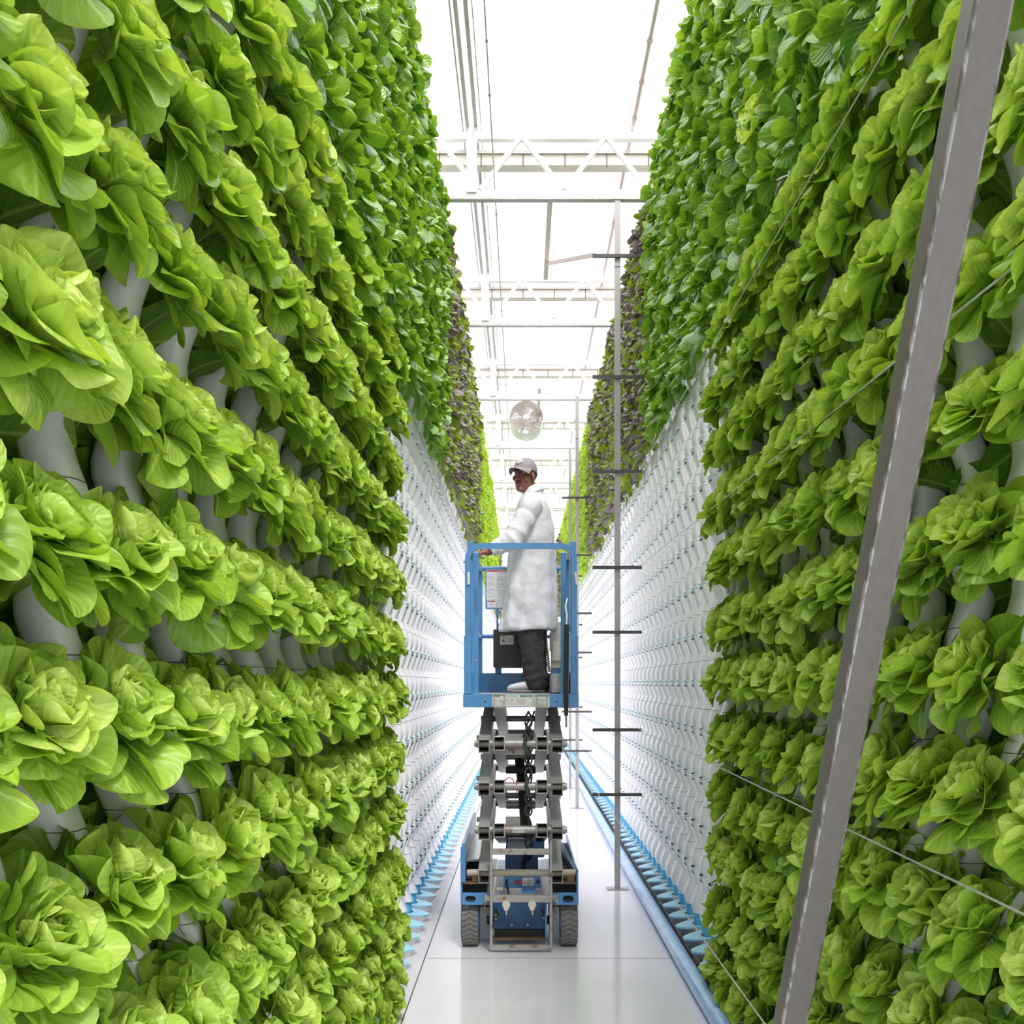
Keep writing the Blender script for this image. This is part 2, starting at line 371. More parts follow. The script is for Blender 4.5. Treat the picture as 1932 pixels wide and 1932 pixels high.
o = MB().beam((0.59, 8.42, 5.305), (0.245, 10.2, 5.975), 0.03, 0.03)
tag(o.build('brace', 'rosy'), 'rose coloured slanting brace beside the top of the nearest tall post', 'brace')

# circulation fan
fan = empty('circulation_fan', (0.05, 15.8, 5.9), 'round white circulation fan hanging above the aisle', 'fan')
q = MB()
n = 40; rings = []
for r, y in ((0.255, 0.0), (0.272, 0.0), (0.272, 0.42), (0.255, 0.42)): rings.append([(r*math.cos(2*PI*j/n), y, r*math.sin(2*PI*j/n)) for j in range(n)])
q.loft(rings, 0, caps=False, closed=True); q.build('housing', 'white', fan)
gd = MB()
for r in [0.045+0.0213*i for i in range(11)]: gd.tube([(r*math.cos(2*PI*j/32), -0.012, r*math.sin(2*PI*j/32)) for j in range(32)], 0.0042, 5, closed=True)
for k in range(6):
    a = k*PI/3+0.2; gd.tube([(0.04*math.cos(a), -0.012, 0.04*math.sin(a)), (0.258*math.cos(a), -0.008, 0.258*math.sin(a))], 0.004, 5)
gd.build('guard', 'fanwire', fan); g2 = gd.build('guard', 'fanwire', fan); g2.location = (0, 0.43, 0); g2.rotation_euler = (0, 0.26, 0)
MB().ball((0, -0.01, 0), (0.05, 0.03, 0.05), 16, 8).build('hub', 'white', fan)
for k in range(4):
    a = k*PI/2+0.5; b = MB()
    ca, sa = math.cos(a), math.sin(a); cb, sb2 = -sa, ca
    pts = []
    for rr, w, tw in ((0.05, 0.03, 0.03), (0.15, 0.07, 0.035), (0.235, 0.085, 0.02)):
        pts.append([(rr*ca+w*cb*e, 0.12+tw*e, rr*sa+w*sb2*e) for e in (-1, 1)])
    vs = [p for pr in pts for p in pr] + [(x, y+0.006, z) for pr in pts for (x, y, z) in pr]
    b.add(vs, [(0,1,3,2), (2,3,5,4), (6,8,9,7), (8,10,11,9), (0,2,8,6), (2,4,10,8), (1,7,9,3), (3,9,11,5), (4,5,11,10), (0,6,7,1)]); b.build('blade', 'beige', fan)
mt = MB().cyl((0, 0.1, 0), (0, 0.3, 0), 0.075, 18); mt.build('motor', 'white', fan)
for s in (-1, 1): MB().tube([(s*0.24, 0.2, 0.12), (s*0.24, 0.2, 0.32)], 0.006, 6).build('hanger', 'galv', fan)

# ------------------------------------------------------------------ grow towers
SP = 0.305
SIDE = {'left': dict(s=1, x=-0.82, y0=0.855, z0=1.66, top=5.75, up0=3.75),
        'right': dict(s=-1, x=1.17, y0=1.125, z0=1.45, top=5.75, up0=3.80)}
def sect(cx, z, hx, hy, n=14):
    """Rounded-square ring across the column."""
    out = []
    for j in range(n):
        a = 2*PI*(j+0.5)/n; c, s_ = math.cos(a), math.sin(a)
        e = 0.62
        out.append((cx + hx*math.copysign(abs(c)**e, c), hy*math.copysign(abs(s_)**e, s_), z))
    return out
def pocket(mb, s, z):
    """Planting pocket: spout that leans out towards the aisle, with a pale teal rim and a dark slot."""
    f = s
    def ring(x0, x1, hy, zz0, zz1, n=14):
        out = []
        for j in range(n):
            a = 2*PI*j/n; u = 0.5 + 0.5*math.copysign(abs(math.cos(a))**0.7, math.cos(a))
            out.append((f*(x0+(x1-x0)*u), hy*math.copysign(abs(math.sin(a))**0.6, math.sin(a)), z + zz0+(zz1-zz0)*u))
        return out
    a = ring(0.0, 0.026, 0.052, -0.115, -0.105); b = ring(0.012, 0.066, 0.054, 0.016, 0.0); b2 = ring(0.010, 0.070, 0.056, 0.020, 0.004)
    c = ring(0.014, 0.070, 0.055, 0.028, 0.011); d = ring(0.036, 0.064, 0.046, 0.024, 0.012); e = ring(0.040, 0.060, 0.042, -0.02, -0.025)
    mb.loft([a, b], 0, caps=False); mb.loft([b, b2, c, d], 1, caps=False); mb.loft([d, e], 2, caps=False)
    mb.add(e, [tuple(range(len(e)))], 2)
def tower_body(s, z_first, top, pockets, wd=0.057):
    mb = MB(); rings = []; nseg = 10
    z = 0.22; zs = []
    while z < top: zs.append(z); z += SP/nseg
    for z in zs:
        t = ((z - z_first)/SP) % 1.0
        cx = s*0.021*math.sin(2*PI*(t+0.1)) ; hy = wd + 0.006*math.cos(2*PI*(t+0.4)); hx = 0.042
        rings.append(sect(cx, z, hx, hy))
    mb.loft(rings, 0)
    k = math.ceil((0.25-z_first)/SP)
    while z_first + k*SP < top-0.05:
        zz = z_first + k*SP
        t = 0.36; cx = s*0.021*math.sin(2*PI*(t+0.1)); hy = wd + 0.0005 + 0.006*math.cos(2*PI*(t+0.4))
        mb.loft([sect(cx, zz+SP*t-0.0012, 0.0428, hy+0.0006), sect(cx, zz+SP*t+0.0012, 0.0428, hy+0.0006)], 3, caps=False)
        if pockets: pocket(mb, s, zz-0.03)
        k += 1
    return mb
def dish(mb, s):
    """Collector dish at the tower's foot: pale blue pointed plate over a silver cone."""
    n = 28; top, und = [], []
    for j in range(n):
        a = 2*PI*j/n; c = math.cos(a)
        rx = 0.15 if c > 0 else 0.085
        hy = 0.115*math.sin(a)*(1-0.25*max(0, c))
        top.append((s*(0.02 + rx*c), hy, 0.150 - 0.020*max(0, c))); und.append((s*(0.02 + rx*c*0.98), hy*0.98, 0.138 - 0.020*max(0, c)))
    bot = [(s*(0.01 + 0.035*math.cos(2*PI*j/n)), 0.035*math.sin(2*PI*j/n), 0.0) for j in range(n)]
    mid = [(s*(0.01 + 0.05*math.cos(2*PI*j/n)), 0.05*math.sin(2*PI*j/n), 0.145) for j in range(n)]
    if s < 0: top, und, bot, mid = [list(reversed(x)) for x in (top, und, bot, mid)]
    mb.loft([mid, top], 0, caps=False); mb.loft([top, und], 0, caps=False); mb.loft([und, bot], 1, caps=False)
protos = {}
for side, P in SIDE.items():
    s = P['s']
    full = tower_body(s, P['z0'], P['top'], True).build('grow_tower', ['tower', 'teal', 'hole', 'seam'])
    plain = tower_body(s, P['z0'], P['top'], False).build('grow_tower', ['tower', 'teal', 'hole', 'seam'])
    slim = tower_body(s, P['z0'], P['top'], False, 0.043).build('grow_tower', ['tower', 'teal', 'hole', 'seam'])
    pk = MB(); pocket(pk, s, 0); pko = pk.build('planting_pocket', ['tower', 'teal', 'hole'])
    dm = MB(); dish(dm, s); do = dm.build('collector_dish', ['dish', 'silver'])
    st = MB().cyl((0, 0, 0.145), (0, 0, 0.24), 0.05, 16).build('pipe_stub', 'stub')
    protos[side] = (full.data, plain.data, slim.data, pko.data, do.data, st.data)
    for o in (full, plain, slim, pko, do, st): bpy.data.objects.remove(o)
def inst(name, data, parent=None, loc=(0, 0, 0)):
    o = bpy.data.objects.new(name, data); C.objects.link(o); o.location = loc
    if parent: o.parent = parent
    return o
TW = {}
for side, P in SIDE.items():
    full, plain, slim, pk, dm, st = protos[side]; s = P['s']; x = P['x']
    TW[side] = []
    k = 0; y = P['y0']
    while y < 30:
        yy = y + R.uniform(-0.006, 0.006); TW[side].append(yy)
        near_bare = 6.6 < yy < 10.4
        far = yy > 16
        t = inst('grow_tower', slim if yy < 5.5 else plain if near_bare else full, None, (x, yy, 0))
        clad = yy < 5.5
        tag(t, (f'white planting tower among lettuce on the {side} wall, {nth(k+1)} from the camera' if clad else
                f'white planting tower bare below and planted above, {side} wall, {nth(k+1)} from the camera'), 'planting tower', f'planting towers of the {side} wall')
        inst('collector_dish', dm, t); inst('pipe_stub', st, t)
        if near_bare:
            kk = math.ceil((0.25-P['z0'])/SP)
            while P['z0']+kk*SP < P['up0']+0.15:
                inst('planting_pocket', pk, t, (0, 0, P['z0']+kk*SP-0.03)); kk += 1
        y += SP; k += 1

# ------------------------------------------------------------------ plants
def leaf(mb, phi, base, L, Wd, a0, bend, cup, ruf, rfreq, tint, nu=6, nv=9, petiole=0.0, mi=0, tip=0.5, twist=0.0, ph=0.0):
    """One leaf of a rosette: grows from base at angle a0 off the axis (z), bending by `bend` towards its tip."""
    r = Vector((math.cos(phi), math.sin(phi), 0)); k = Vector((0, 0, 1)); ta = Vector((-math.sin(phi), math.cos(phi), 0))
    o = len(mb.v); p = Vector(base); step = L/nv
    tp = 0.0
    for i in range(nv+1):
        t = 1-(1-i/nv)**1.5; step = L*(t-tp); tp = t; a = a0 + bend*t**1.3
        T = r*math.sin(a) + k*math.cos(a); Nn = -r*math.cos(a) + k*math.sin(a)
        if i: p = p + T*step
        if t < petiole: w = Wd*0.12
        else:
            q = (t-petiole)/(1-petiole)
            w = Wd*max(0.10, (1-abs(2*q**1.35-1)**2.3)**tip if q < 1 else 0.16)
        tw = twist*t
        A = ta*math.cos(tw) + Nn*math.sin(tw); B = Nn*math.cos(tw) - ta*math.sin(tw)
        for j in range(nu+1):
            s_ = -1 + 2*j/nu
            z = cup*w*s_*s_ + ruf*w*(abs(s_)**2)*math.sin(rfreq*t*PI + ph + (1.3 if s_ > 0 else 0)) + ruf*0.35*w*math.sin(5*t+3*s_+ph)
            b = ruf*0.5*w*math.cos(rfreq*t*PI*0.8+ph)*s_*s_*t
            sw = s_*w*(1-0.22*abs(cup)*s_*s_)
            mb.v.append(tuple(p + A*sw + B*z + T*(b - 0.12*w*s_*s_*(1 if t > 0.6 else 0))))
            mb.uv.append((s_, t)); mb.tint.append(tint + 0.12*t)
    W1 = nu+1
    for i in range(nv):
        for j in range(nu):
            mb.f.append((o+i*W1+j, o+i*W1+j+1, o+(i+1)*W1+j+1, o+(i+1)*W1+j)); mb.m.append(mi); mb.sm.append(True)
def plant_mesh(name, mats, kind, seed):
    r = random.Random(seed); mb = MB(); mb.uv = []; mb.tint = []
    if kind == 'lettuce':
        n = 58
        for i in range(n):
            f = i/(n-1); phi = i*2.39996 + r.uniform(-0.35, 0.35)
            L = (0.045 + 0.112*f**0.8)*r.uniform(0.82, 1.16); Wd = (0.025 + 0.030*f**0.6)*r.uniform(0.8, 1.25)
            a0 = math.radians(4 + 74*f**0.95 + r.uniform(-12, 12)); bend = math.radians(-22 + 64*f + r.uniform(-26, 32))
            rr = 0.004 + 0.018*f; cup = r.uniform(0.35, 0.95)*(1-0.5*f)
            if r.random() < 0.22*f*2: cup = -r.uniform(0.25, 0.6)
            leaf(mb, phi, (rr*math.cos(phi), rr*math.sin(phi), 0.060*(1-f)), L, Wd, a0, bend, cup, r.uniform(0.10, 0.24), r.uniform(1.6, 3.2),
                 0.86 - 0.62*f + r.uniform(-0.15, 0.15), 8, 11, 0.05, tip=0.5, twist=r.uniform(-0.6, 0.6), ph=r.uniform(0, 6))
    elif kind in ('chard', 'purple'):
        n = 32
        for i in range(n):
            f = i/(n-1); phi = i*2.39996 + r.uniform(-0.5, 0.5)
            L = (0.11 + 0.095*f)*r.uniform(0.8, 1.15); Wd = (0.029 + 0.018*f)*r.uniform(0.8, 1.3)*(0.92 if kind == 'purple' else 1.12)
            a0 = math.radians(8 + 62*f + r.uniform(-14, 14)); bend = math.radians(15 + 55*r.random())
            mi = 0 if kind == 'chard' or r.random() < 0.52 else 1
            leaf(mb, phi, (0.015*f*math.cos(phi), 0.015*f*math.sin(phi), 0.03*(1-f)), L, Wd, a0, bend, r.uniform(-0.85, 0.3), 0.12, r.uniform(1.5, 3),
                 0.70 - 0.45*f + r.uniform(-0.22, 0.22), 6, 9, 0.34, mi, tip=0.55, twist=r.uniform(-0.9, 0.9), ph=r.uniform(0, 6))
    elif kind == 'plain':
        n = 26
        for i in range(n):
            f = i/(n-1); phi = i*2.39996 + r.uniform(-0.4, 0.4)
            leaf(mb, phi, (0.01*math.cos(phi), 0.01*math.sin(phi), 0.05*(1-f)), (0.06 + 0.12*f)*r.uniform(0.85, 1.15), (0.035 + 0.03*f)*r.uniform(0.9, 1.2), math.radians(6+80*f+r.uniform(-10, 10)), math.radians(-10+55*f), 0.3, 0.15, 2.5,
                 0.6 - 0.55*f + r.uniform(-0.15, 0.15), 4, 7, 0.05, tip=0.5, ph=r.uniform(0, 6))
    elif kind == 'frill':
        n = 26
        for i in range(n):
            f = i/(n-1); phi = i*2.39996 + r.uniform(-0.4, 0.4)
            L = (0.09 + 0.10*f)*r.uniform(0.85, 1.1); Wd = (0.035 + 0.03*f)*r.uniform(0.9, 1.15)
            leaf(mb, phi, (0.01*math.cos(phi), 0.01*math.sin(phi), 0.04*(1-f)), L, Wd, math.radians(6+66*f+r.uniform(-10, 10)), math.radians(20+30*r.random()), 0.3, 0.42, r.uniform(7, 9),
                 0.65 - 0.35*f + r.uniform(-0.2, 0.2), 6, 14, 0.05, tip=0.42, ph=r.uniform(0, 6))
    o = mb.build(name, mats); me = o.data; bpy.data.objects.remove(o); return me
KIND = {'lettuce': [plant_mesh('lettuce_head', 'lettuce', 'lettuce', 10+i) for i in range(7)],
        'chard': [plant_mesh('leafy_green', 'chard', 'chard', 30+i) for i in range(5)],
        'purple': [plant_mesh('purple_leaf_plant', ['purple', 'olive'], 'purple', 50+i) for i in range(5)],
        'plain': [plant_mesh('lettuce_plain', 'lettuce', 'plain', 90+i) for i in range(4)],
        'frill': [plant_mesh('frilly_lettuce', 'frill', 'frill', 70+i) for i in range(4)]}
def orient(s, up, yaw, spin):
    """Axis points out of the wall (s = direction of the aisle), tilted up, turned a little along the wall."""
    ax = Vector((s*math.cos(up)*math.cos(yaw), math.cos(up)*math.sin(yaw), math.sin(up))).normalized()
    return (ax.to_track_quat('Z', 'Y') @ Vector((0, 0, 1)).rotation_difference(Vector((0, 0, 1)))).to_matrix() @ Matrix.Rotation(spin, 3, 'Z')
def put(name, me, loc, s, up, yaw, spin, sc):
    o = bpy.data.objects.new(name, me); C.objects.link(o)
    o.matrix_world = Matrix.Translation(loc) @ (orient(s, up, yaw, spin) @ Matrix.Scale(sc, 3)).to_4x4()
    if name == 'lettuce_head': o.matrix_world = Matrix.Translation(loc) @ Matrix.Diagonal((1, 1.20, 0.94, 1)) @ Matrix.Translation(-Vector(loc)) @ o.matrix_world
    return o
def merged(name, items, label, cat, group=None):
    """Many plants as one uncountable mass."""
    mb = MB(); mats = []; mb.uv = []; mb.tint = []
    first = items[0][0]
    for me, loc, s, up, yaw, spin, sc in items:
        mw = Matrix.Translation(loc) @ (orient(s, up, yaw, spin) @ Matrix.Scale(sc, 3)).to_4x4(); o = len(mb.v)
        mb.v += [tuple(mw @ v.co) for v in me.vertices]
        mb.tint += [d.value for d in me.attributes['tint'].data]
        uvv = [(0, 0)]*len(me.vertices)
        for l, d in zip(me.loops, me.uv_layers[0].data): uvv[l.vertex_index] = tuple(d.uv)
        mb.uv += uvv
        for p in me.polygons: mb.f.append(tuple(i+o for i in p.vertices)); mb.m.append(p.material_index); mb.sm.append(True)
    ob = mb.build(name, list(first.materials)); return tag(ob, label, cat, group, 'stuff')

for side, P in SIDE.items():                                       # the lettuce rows of the near towers
    s = P['s']; x = P['x']; back = []
    for k, y in enumerate(TW[side]):
        if y > 5.45: break
        j = math.ceil((0.05-P['z0'])/SP); row = 1
        while P['z0']+j*SP < P['up0']-0.16:
            z = P['z0']+j*SP
            lx = x + s*0.062; ly = y + R.uniform(-0.02, 0.02); lz = z + R.uniform(-0.02, 0.02)
            a = (R.choice(KIND['lettuce']), Vector((lx, ly, lz-0.02)), s, math.radians(R.uniform(20, 40)), R.uniform(-0.25, 0.1)*1.0*s, R.uniform(0, 6.28), R.uniform(0.92, 1.10))
            if in_view(lx, ly, lz, 0.2) or (1.1 < y < 2.6 and in_view(lx, ly, lz, 0.5)):
                o = put('lettuce_head', *a)
                tag(o, f'butter lettuce, {side} wall, {nth(row)} row from the floor, {nth(k+1)} tower from the camera', 'lettuce', f'butter lettuces on the {side} wall')
            if in_view(x-s*0.1, y, z, 0.25):
                back.append((R.choice(KIND['plain']), Vector((x-s*0.05, y+0.02, lz-0.03)), -s, math.radians(25), 0.0, R.uniform(0, 6.28), 1.15))
                back.append((R.choice(KIND['plain']), Vector((x-s*0.07, y+SP/2, lz-0.13)), -s, math.radians(40), 0.0, R.uniform(0, 6.28), 1.1))
            row += 1; j += 1
    nextrow = []
    for iy in range(30):
        for iz in range(18):
            nextrow.append((R.choice(KIND['plain']), Vector((x-s*1.0, 0.2+0.30*iy, 0.2+0.31*iz)), s, math.radians(25), 0.0, R.uniform(0, 6.28), 1.25))
    merged('neighbour_foliage', nextrow, f'dim lettuce foliage of the next row beyond the {side} wall', 'foliage')
    merged('back_foliage', back, f'shaded lettuce foliage behind the white towers of the {side} wall', 'foliage')

upper = []                                                          # the upper crops: dark green, then purple, then bright frilly plants
for side, P in SIDE.items():
    s = P['s']; x = P['x']
    edges = {'left': (8.5, 15.0, 26.0, 31), 'right': (8.2, 15.6, 26.0, 31)}[side]
    col = {'chard': 0, 'purple': 0, 'frill': 0}
    for y in TW[side]:
        kind = 'chard' if y < edges[0] else 'purple' if y < edges[1] else 'frill' if y < edges[2] else 'purple'
        col[kind] += 1
        row = 1; z = P['up0']
        while z < P['top']-0.02:
            dz = 0.27
            lx = x + s*0.055
            if in_view(lx, y, z, 0.22):
                a = (R.choice(KIND[kind]), Vector((lx, y+R.uniform(-0.04, 0.04), z+R.uniform(-0.04, 0.04))), s, math.radians(R.uniform(5, 40)), R.uniform(-0.3, 0.3), R.uniform(0, 6.28),
                     R.uniform(0.95, 1.2)*{'chard': 1.0, 'purple': 0.98, 'frill': 1.05}[kind])
                upper.append((y, kind, side, row, col[kind], a))
            row += 1; z += dz
upper.sort(key=lambda q: q[0])
cnt = {'chard': 0, 'purple': 0, 'frill': 0}; rest = {'chard': [], 'purple': [], 'frill': []}
NM = {'chard': ('leafy_green', 'dark green leafy plant', 'leafy green', 'dark green plants high on the {} wall'),
      'purple': ('purple_leaf_plant', 'purple and green leafed plant', 'leafy plant', 'purple leafed plants high on the {} wall'),
      'frill': ('frilly_lettuce', 'bright frilly lettuce', 'lettuce', 'frilly lettuces high on the {} wall')}
for y, kind, side, row, c, a in upper:
    nm, lab, cat, grp = NM[kind]
    if cnt[kind] < 296:
        cnt[kind] += 1
        o = put(nm, *a)
        tag(o, f'{lab}, {side} upper wall, {nth(row)} row up, {nth(c)} column from camera', cat, grp.format(side))
    else: rest[kind].append(a)
for kind, its in rest.items():
    if its: merged(NM[kind][0] + '_mass', its, {'chard': 'dark green foliage farthest along the upper walls', 'purple': 'purple foliage farthest away on the upper walls', 'frill': 'bright frilly foliage farthest away on the upper walls'}[kind], 'foliage')
o = put('frilly_lettuce', KIND['frill'][0], Vector((1.09, 4.35, 4.18)), -1, 0.4, -0.2, 1.0, 1.05)
tag(o, 'bright frilly lettuce alone among the dark green plants on the right wall', 'lettuce')

# ------------------------------------------------------------------ pipes on the floor
o = MB(); o.tube([(0.985, 3.0, 0.052), (0.965, 6, 0.052), (0.955, 10, 0.052), (0.95, 30, 0.052)], 0.048, 18)
o.cyl((0.978, 4.95, 0.052), (0.977, 5.02, 0.052), 0.053, 18)
tag(o.build('water_pipe', 'pipe'), 'light blue water pipe lying on the floor along the right wall', 'pipe')
o = MB(); o.tube([(1.075, 3.0, 0.03), (1.06, 6, 0.03), (1.045, 10, 0.03), (1.04, 30, 0.03)], 0.027, 12)
tag(o.build('hose', 'hose'), 'black hose between the blue pipe and the towers', 'hose')

# ------------------------------------------------------------------ posts with crossbars, wires
def post(x, y, top, bars, lab):
    root = empty('steel_post', (x, y, 0), lab, 'post', 'grey posts with crossbars in the aisle')
    MB().box(-0.023, 0.023, -0.023, 0.023, 0.006, top).build('shaft', 'postgrey', root)
    MB().box(-0.09, 0.09, -0.06, 0.06, 0, 0.006).build('base_plate', 'postgrey', root)
    for h in bars: MB().box(-0.21, 0.20, -0.048, -0.024, h-0.013, h+0.013).build('crossbar', 'barbrown', root)
    MB().box(-0.0235, 0.0235, -0.0235, 0.0235, top-0.6, top-0.59).build('collar', 'barbrown', root)
    return root
HB = [5.29, 4.28, 3.49, 2.69, 2.15, 1.335, 0.795]
post(0.79, 8.44, 5.80, HB, 'tall grey post with seven crossbars, nearest of the posts behind the lift')
post(0.745, 13.9, 5.69, HB[1:], 'tall grey post with crossbars, second behind the lift')
post(0.775, 16.6, 5.6, HB[2:], 'tall grey post with crossbars, farthest of the three behind the lift')
for i, (a, b, lab) in enumerate((((0.96, 8.40, 1.35), (0.99, 1.2, 1.255), 'thin wire stretched at waist height along the right wall, crossing the leaning post'),
                    ((0.97, 8.40, 2.70), (0.99, 1.2, 2.54), 'thin wire stretched above head height along the right wall, passing behind the leaning post'),
                    ((0.97, 8.40, 3.50), (0.93, 1.2, 3.33), 'thin wire highest along the right wall'),
                    ((0.62, 8.40, 0.81), (0.69, 1.2, 0.76), 'thin wire lowest along the right wall, over the blue pipe'))):
    o = MB().tube([a, b], 0.0028, 6).build('support_wire', 'wire'); tag(o, lab, 'wire', 'wires along the right wall')
for i, z in enumerate((1.22, 0.86)):
    o = MB().tube([(0.78, 8.5, z+0.1), (0.74, 13.8, z+0.1)], 0.003, 6).build('support_wire', 'wire')
    tag(o, ('upper of two thin wires between the first and second grey posts', 'lower of two thin wires between the first and second grey posts')[i], 'wire', 'wires between the posts')

# leaning steel post in the right foreground (square tube with rounded, worn edges)
a = Vector((0.565, 2.72, 0.0)); b = Vector((0.715, 1.285, 3.22)); d = (b-a).normalized()
x = Vector((1, 0, 0)); x = (x - d*x.dot(d)).normalized(); yv = d.cross(x)
ang = 0.0; ex = x*math.cos(ang) + yv*math.sin(ang); ey = d.cross(ex)
h = 0.0300; rr = 0.006
def sqring(p):
    out = []
    for cx, cy, s0 in ((1, 1, 0), (-1, 1, 1), (-1, -1, 2), (1, -1, 3)):
        for t in range(4):
            an = PI/2*(s0 + t/3.0)
            out.append(p + ex*(cx*(h-rr) + rr*math.cos(an)) + ey*(cy*(h-rr) + rr*math.sin(an)))
    return out
root = empty('leaning_post', a, 'thick grey square steel post leaning across the right foreground', 'post')
L = 24; rings = [sqring(a + (b-a)*i/L - a) for i in range(L+1)]
mb = MB(); n = 16
for i in range(L):
    for j in range(n):
        corner = (j % 4) != 3
        mb.add([rings[i][j], rings[i][(j+1) % n], rings[i+1][(j+1) % n], rings[i+1][j]], [(0, 1, 2, 3)], 1 if corner else 0, False)
mb.build('square_tube', ['steel', 'worn'], root)
MB().box(-0.07, 0.07, -0.07, 0.07, 0, 0.008).build('base_plate', 'steel', root)

# ------------------------------------------------------------------ scissor lift
LX = -0.024
lift = empty('scissor_lift', (LX, 7.3, 0), 'small blue scissor lift with grey arms standing on the aisle floor', 'scissor lift')
def part(mb, name, mats, bevel=0, parent=None):
    o = mb.build(name, mats, None, bevel, shift=lift.location)
    o.parent = lift; o.location = (0, 0, 0)
    return o
F = 6.5
# wheels: front pair wide apart, rear pair behind
def wheel(x0, x1, y, r, lab=None):
    xc = (x0+x1)/2; w = x1-x0
    prof = [(0.055, -w/2*0.8), (r*0.80, -w/2), (r*0.95, -w/2), (r, -w/2+0.012), (r, w/2-0.012), (r*0.95, w/2), (r*0.80, w/2), (0.055, w/2*0.8)]
    mb = MB(); n = 48
    rings = [[(xc+dx, y+q*math.cos(2*PI*j/n), r+q*math.sin(2*PI*j/n)) for j in range(n)] for q, dx in prof]
    mb.loft(rings, 0, caps=True)
    # chevron tread bars
    for j in range(30):
        for sgn in (-1, 1):
            pts = []
            for e in range(4):
                u = e/3; an = 2*PI*(j + 0.7*u + 0.25*math.sin(u*PI))/30
                pts.append((xc + sgn*(0.002 + (w/2-0.008)*u), y + (r+0.0035)*math.cos(an), r + (r+0.0035)*math.sin(an)))
            for p0, p1 in zip(pts, pts[1:]):
                c0 = Vector((0, p0[1]-y, p0[2]-r)).normalized()
                mb.beam(p0, p1, 0.022, 0.005, 0, up=c0)
    o = part(mb, 'wheel', ['tyre', 'black'])
    hb = MB().cyl((xc-w/2-0.004, y, r), (xc+w/2+0.004, y, r), 0.06, 20); h_ = hb.build('hub', 'blue', o, shift=lift.location); h_.location = (0, 0, 0)
    return o
wheel(-0.404, -0.291, F+0.165, 0.158); wheel(0.243, 0.356, F+0.165, 0.158)
wheel(-0.345, -0.245, 7.85, 0.155); wheel(0.195, 0.295, 7.85, 0.155)
# chassis
mb = MB()
mb.box(-0.352, -0.205, F+0.02, 8.15, 0.292, 0.305); mb.box(0.155, 0.305, F+0.02, 8.15, 0.292, 0.305)
mb.box(-0.20, 0.155, F+0.14, 8.12, 0.10, 0.30)
def slotplate(m, x0, x1, z0, z1, y0, y1, sx0, sx1, sz, sr):
    """Plate with an oval slot."""
    n = 10; inner = []
    for j in range(n): a = PI/2 + PI*j/(n-1); inner.append((sx0+sr + sr*math.cos(a), sz + sr*math.sin(a)))
    for j in range(n): a = -PI/2 + PI*j/(n-1); inner.append((sx1-sr + sr*math.cos(a), sz + sr*math.sin(a)))
    k = len(inner); cx = (sx0+sx1)/2; outer = []
    for (px, pz) in inner:
        d = Vector((px-cx, pz-sz)); t = 1e9
        if abs(d.x) > 1e-9: t = min(t, ((x1 if d.x > 0 else x0)-cx)/d.x)
        if abs(d.y) > 1e-9: t = min(t, ((z1 if d.y > 0 else z0)-sz)/d.y)
        outer.append((cx+d.x*t, sz+d.y*t))
    vs = [(p[0], y, p[1]) for y in (y0, y1) for p in inner+outer]; fs = []
    for j in range(k):
        n2 = (j+1) % k
        fs += [(j, n2, k+n2, k+j), (2*k+j, 3*k+j, 3*k+n2, 2*k+n2), (j, 2*k+j, 2*k+n2, n2)]
    # corners
    for cxn, czn in ((x0, z0), (x1, z0), (x1, z1), (x0, z1)):
        best = sorted(range(k), key=lambda q: (outer[q][0]-cxn)**2 + (outer[q][1]-czn)**2)[:2]
        o = len(vs); vs += [(cxn, y0, czn)]; fs.append((k+best[0], k+best[1], o))
    m.add(vs, fs)
slotplate(mb, -0.404, -0.215, 0.292, 0.371, F, F+0.012, -0.374, -0.305, 0.330, 0.020)
slotplate(mb, 0.175, 0.357, 0.292, 0.371, F, F+0.012, 0.255, 0.327, 0.330, 0.022)
mb.box(-0.404, -0.392, F+0.013, 8.15, 0.292, 0.51); mb.box(0.345, 0.357, F+0.013, 8.15, 0.292, 0.50)
ch = part(mb, 'chassis', ['blue'])
mb = MB().box(-0.39, -0.25, F+0.10, 8.1, 0.306, 0.44).box(0.205, 0.343, F+0.10, 8.1, 0.306, 0.44); part(mb, 'void_block', 'armin')  # solid black boxes stand in for the dark void above the slotted plates
mb = MB().box(-0.40, -0.22, F+0.005, F+0.10, 0.424, 0.434).box(0.17, 0.352, F+0.005, F+0.10, 0.424, 0.434)
mb.box(-0.33, -0.27, F+0.02, F+0.09, 0.434, 0.475).box(0.285, 0.335, F+0.02, F+0.09, 0.434, 0.48)
part(mb, 'tray_ledge', 'rust', 0.003)
mb = MB().beam((-0.388, F+0.01, 0.59), (-0.388, 8.1, 0.59), 0.02, 0.19); mb.box(-0.404, -0.372, F, F+0.02, 0.44, 0.665)
part(mb, 'side_panel', 'blue')
mb = MB(); mb.add([(0.357, F, 0.515), (0.345, F, 0.49), (0.345, F, 0.36), (0.285, 7.7, 0.535), (0.27, 7.7, 0.51), (0.27, 7.7, 0.38)], [(0, 1, 4, 3), (1, 2, 5, 4), (0, 3, 5, 2), (0, 2, 1), (3, 4, 5)])
part(mb, 'side_panel', 'blue')
part(MB().tube([(-0.365, F+0.05, 0.49), (0.34, F+0.05, 0.49)], 0.0235, 16), 'cross_tube', 'tan')
mb = MB().box(-0.40, -0.30, F+0.3, F+1.5, 0.52, 0.535); part(mb, 'tray_cover', 'silver')
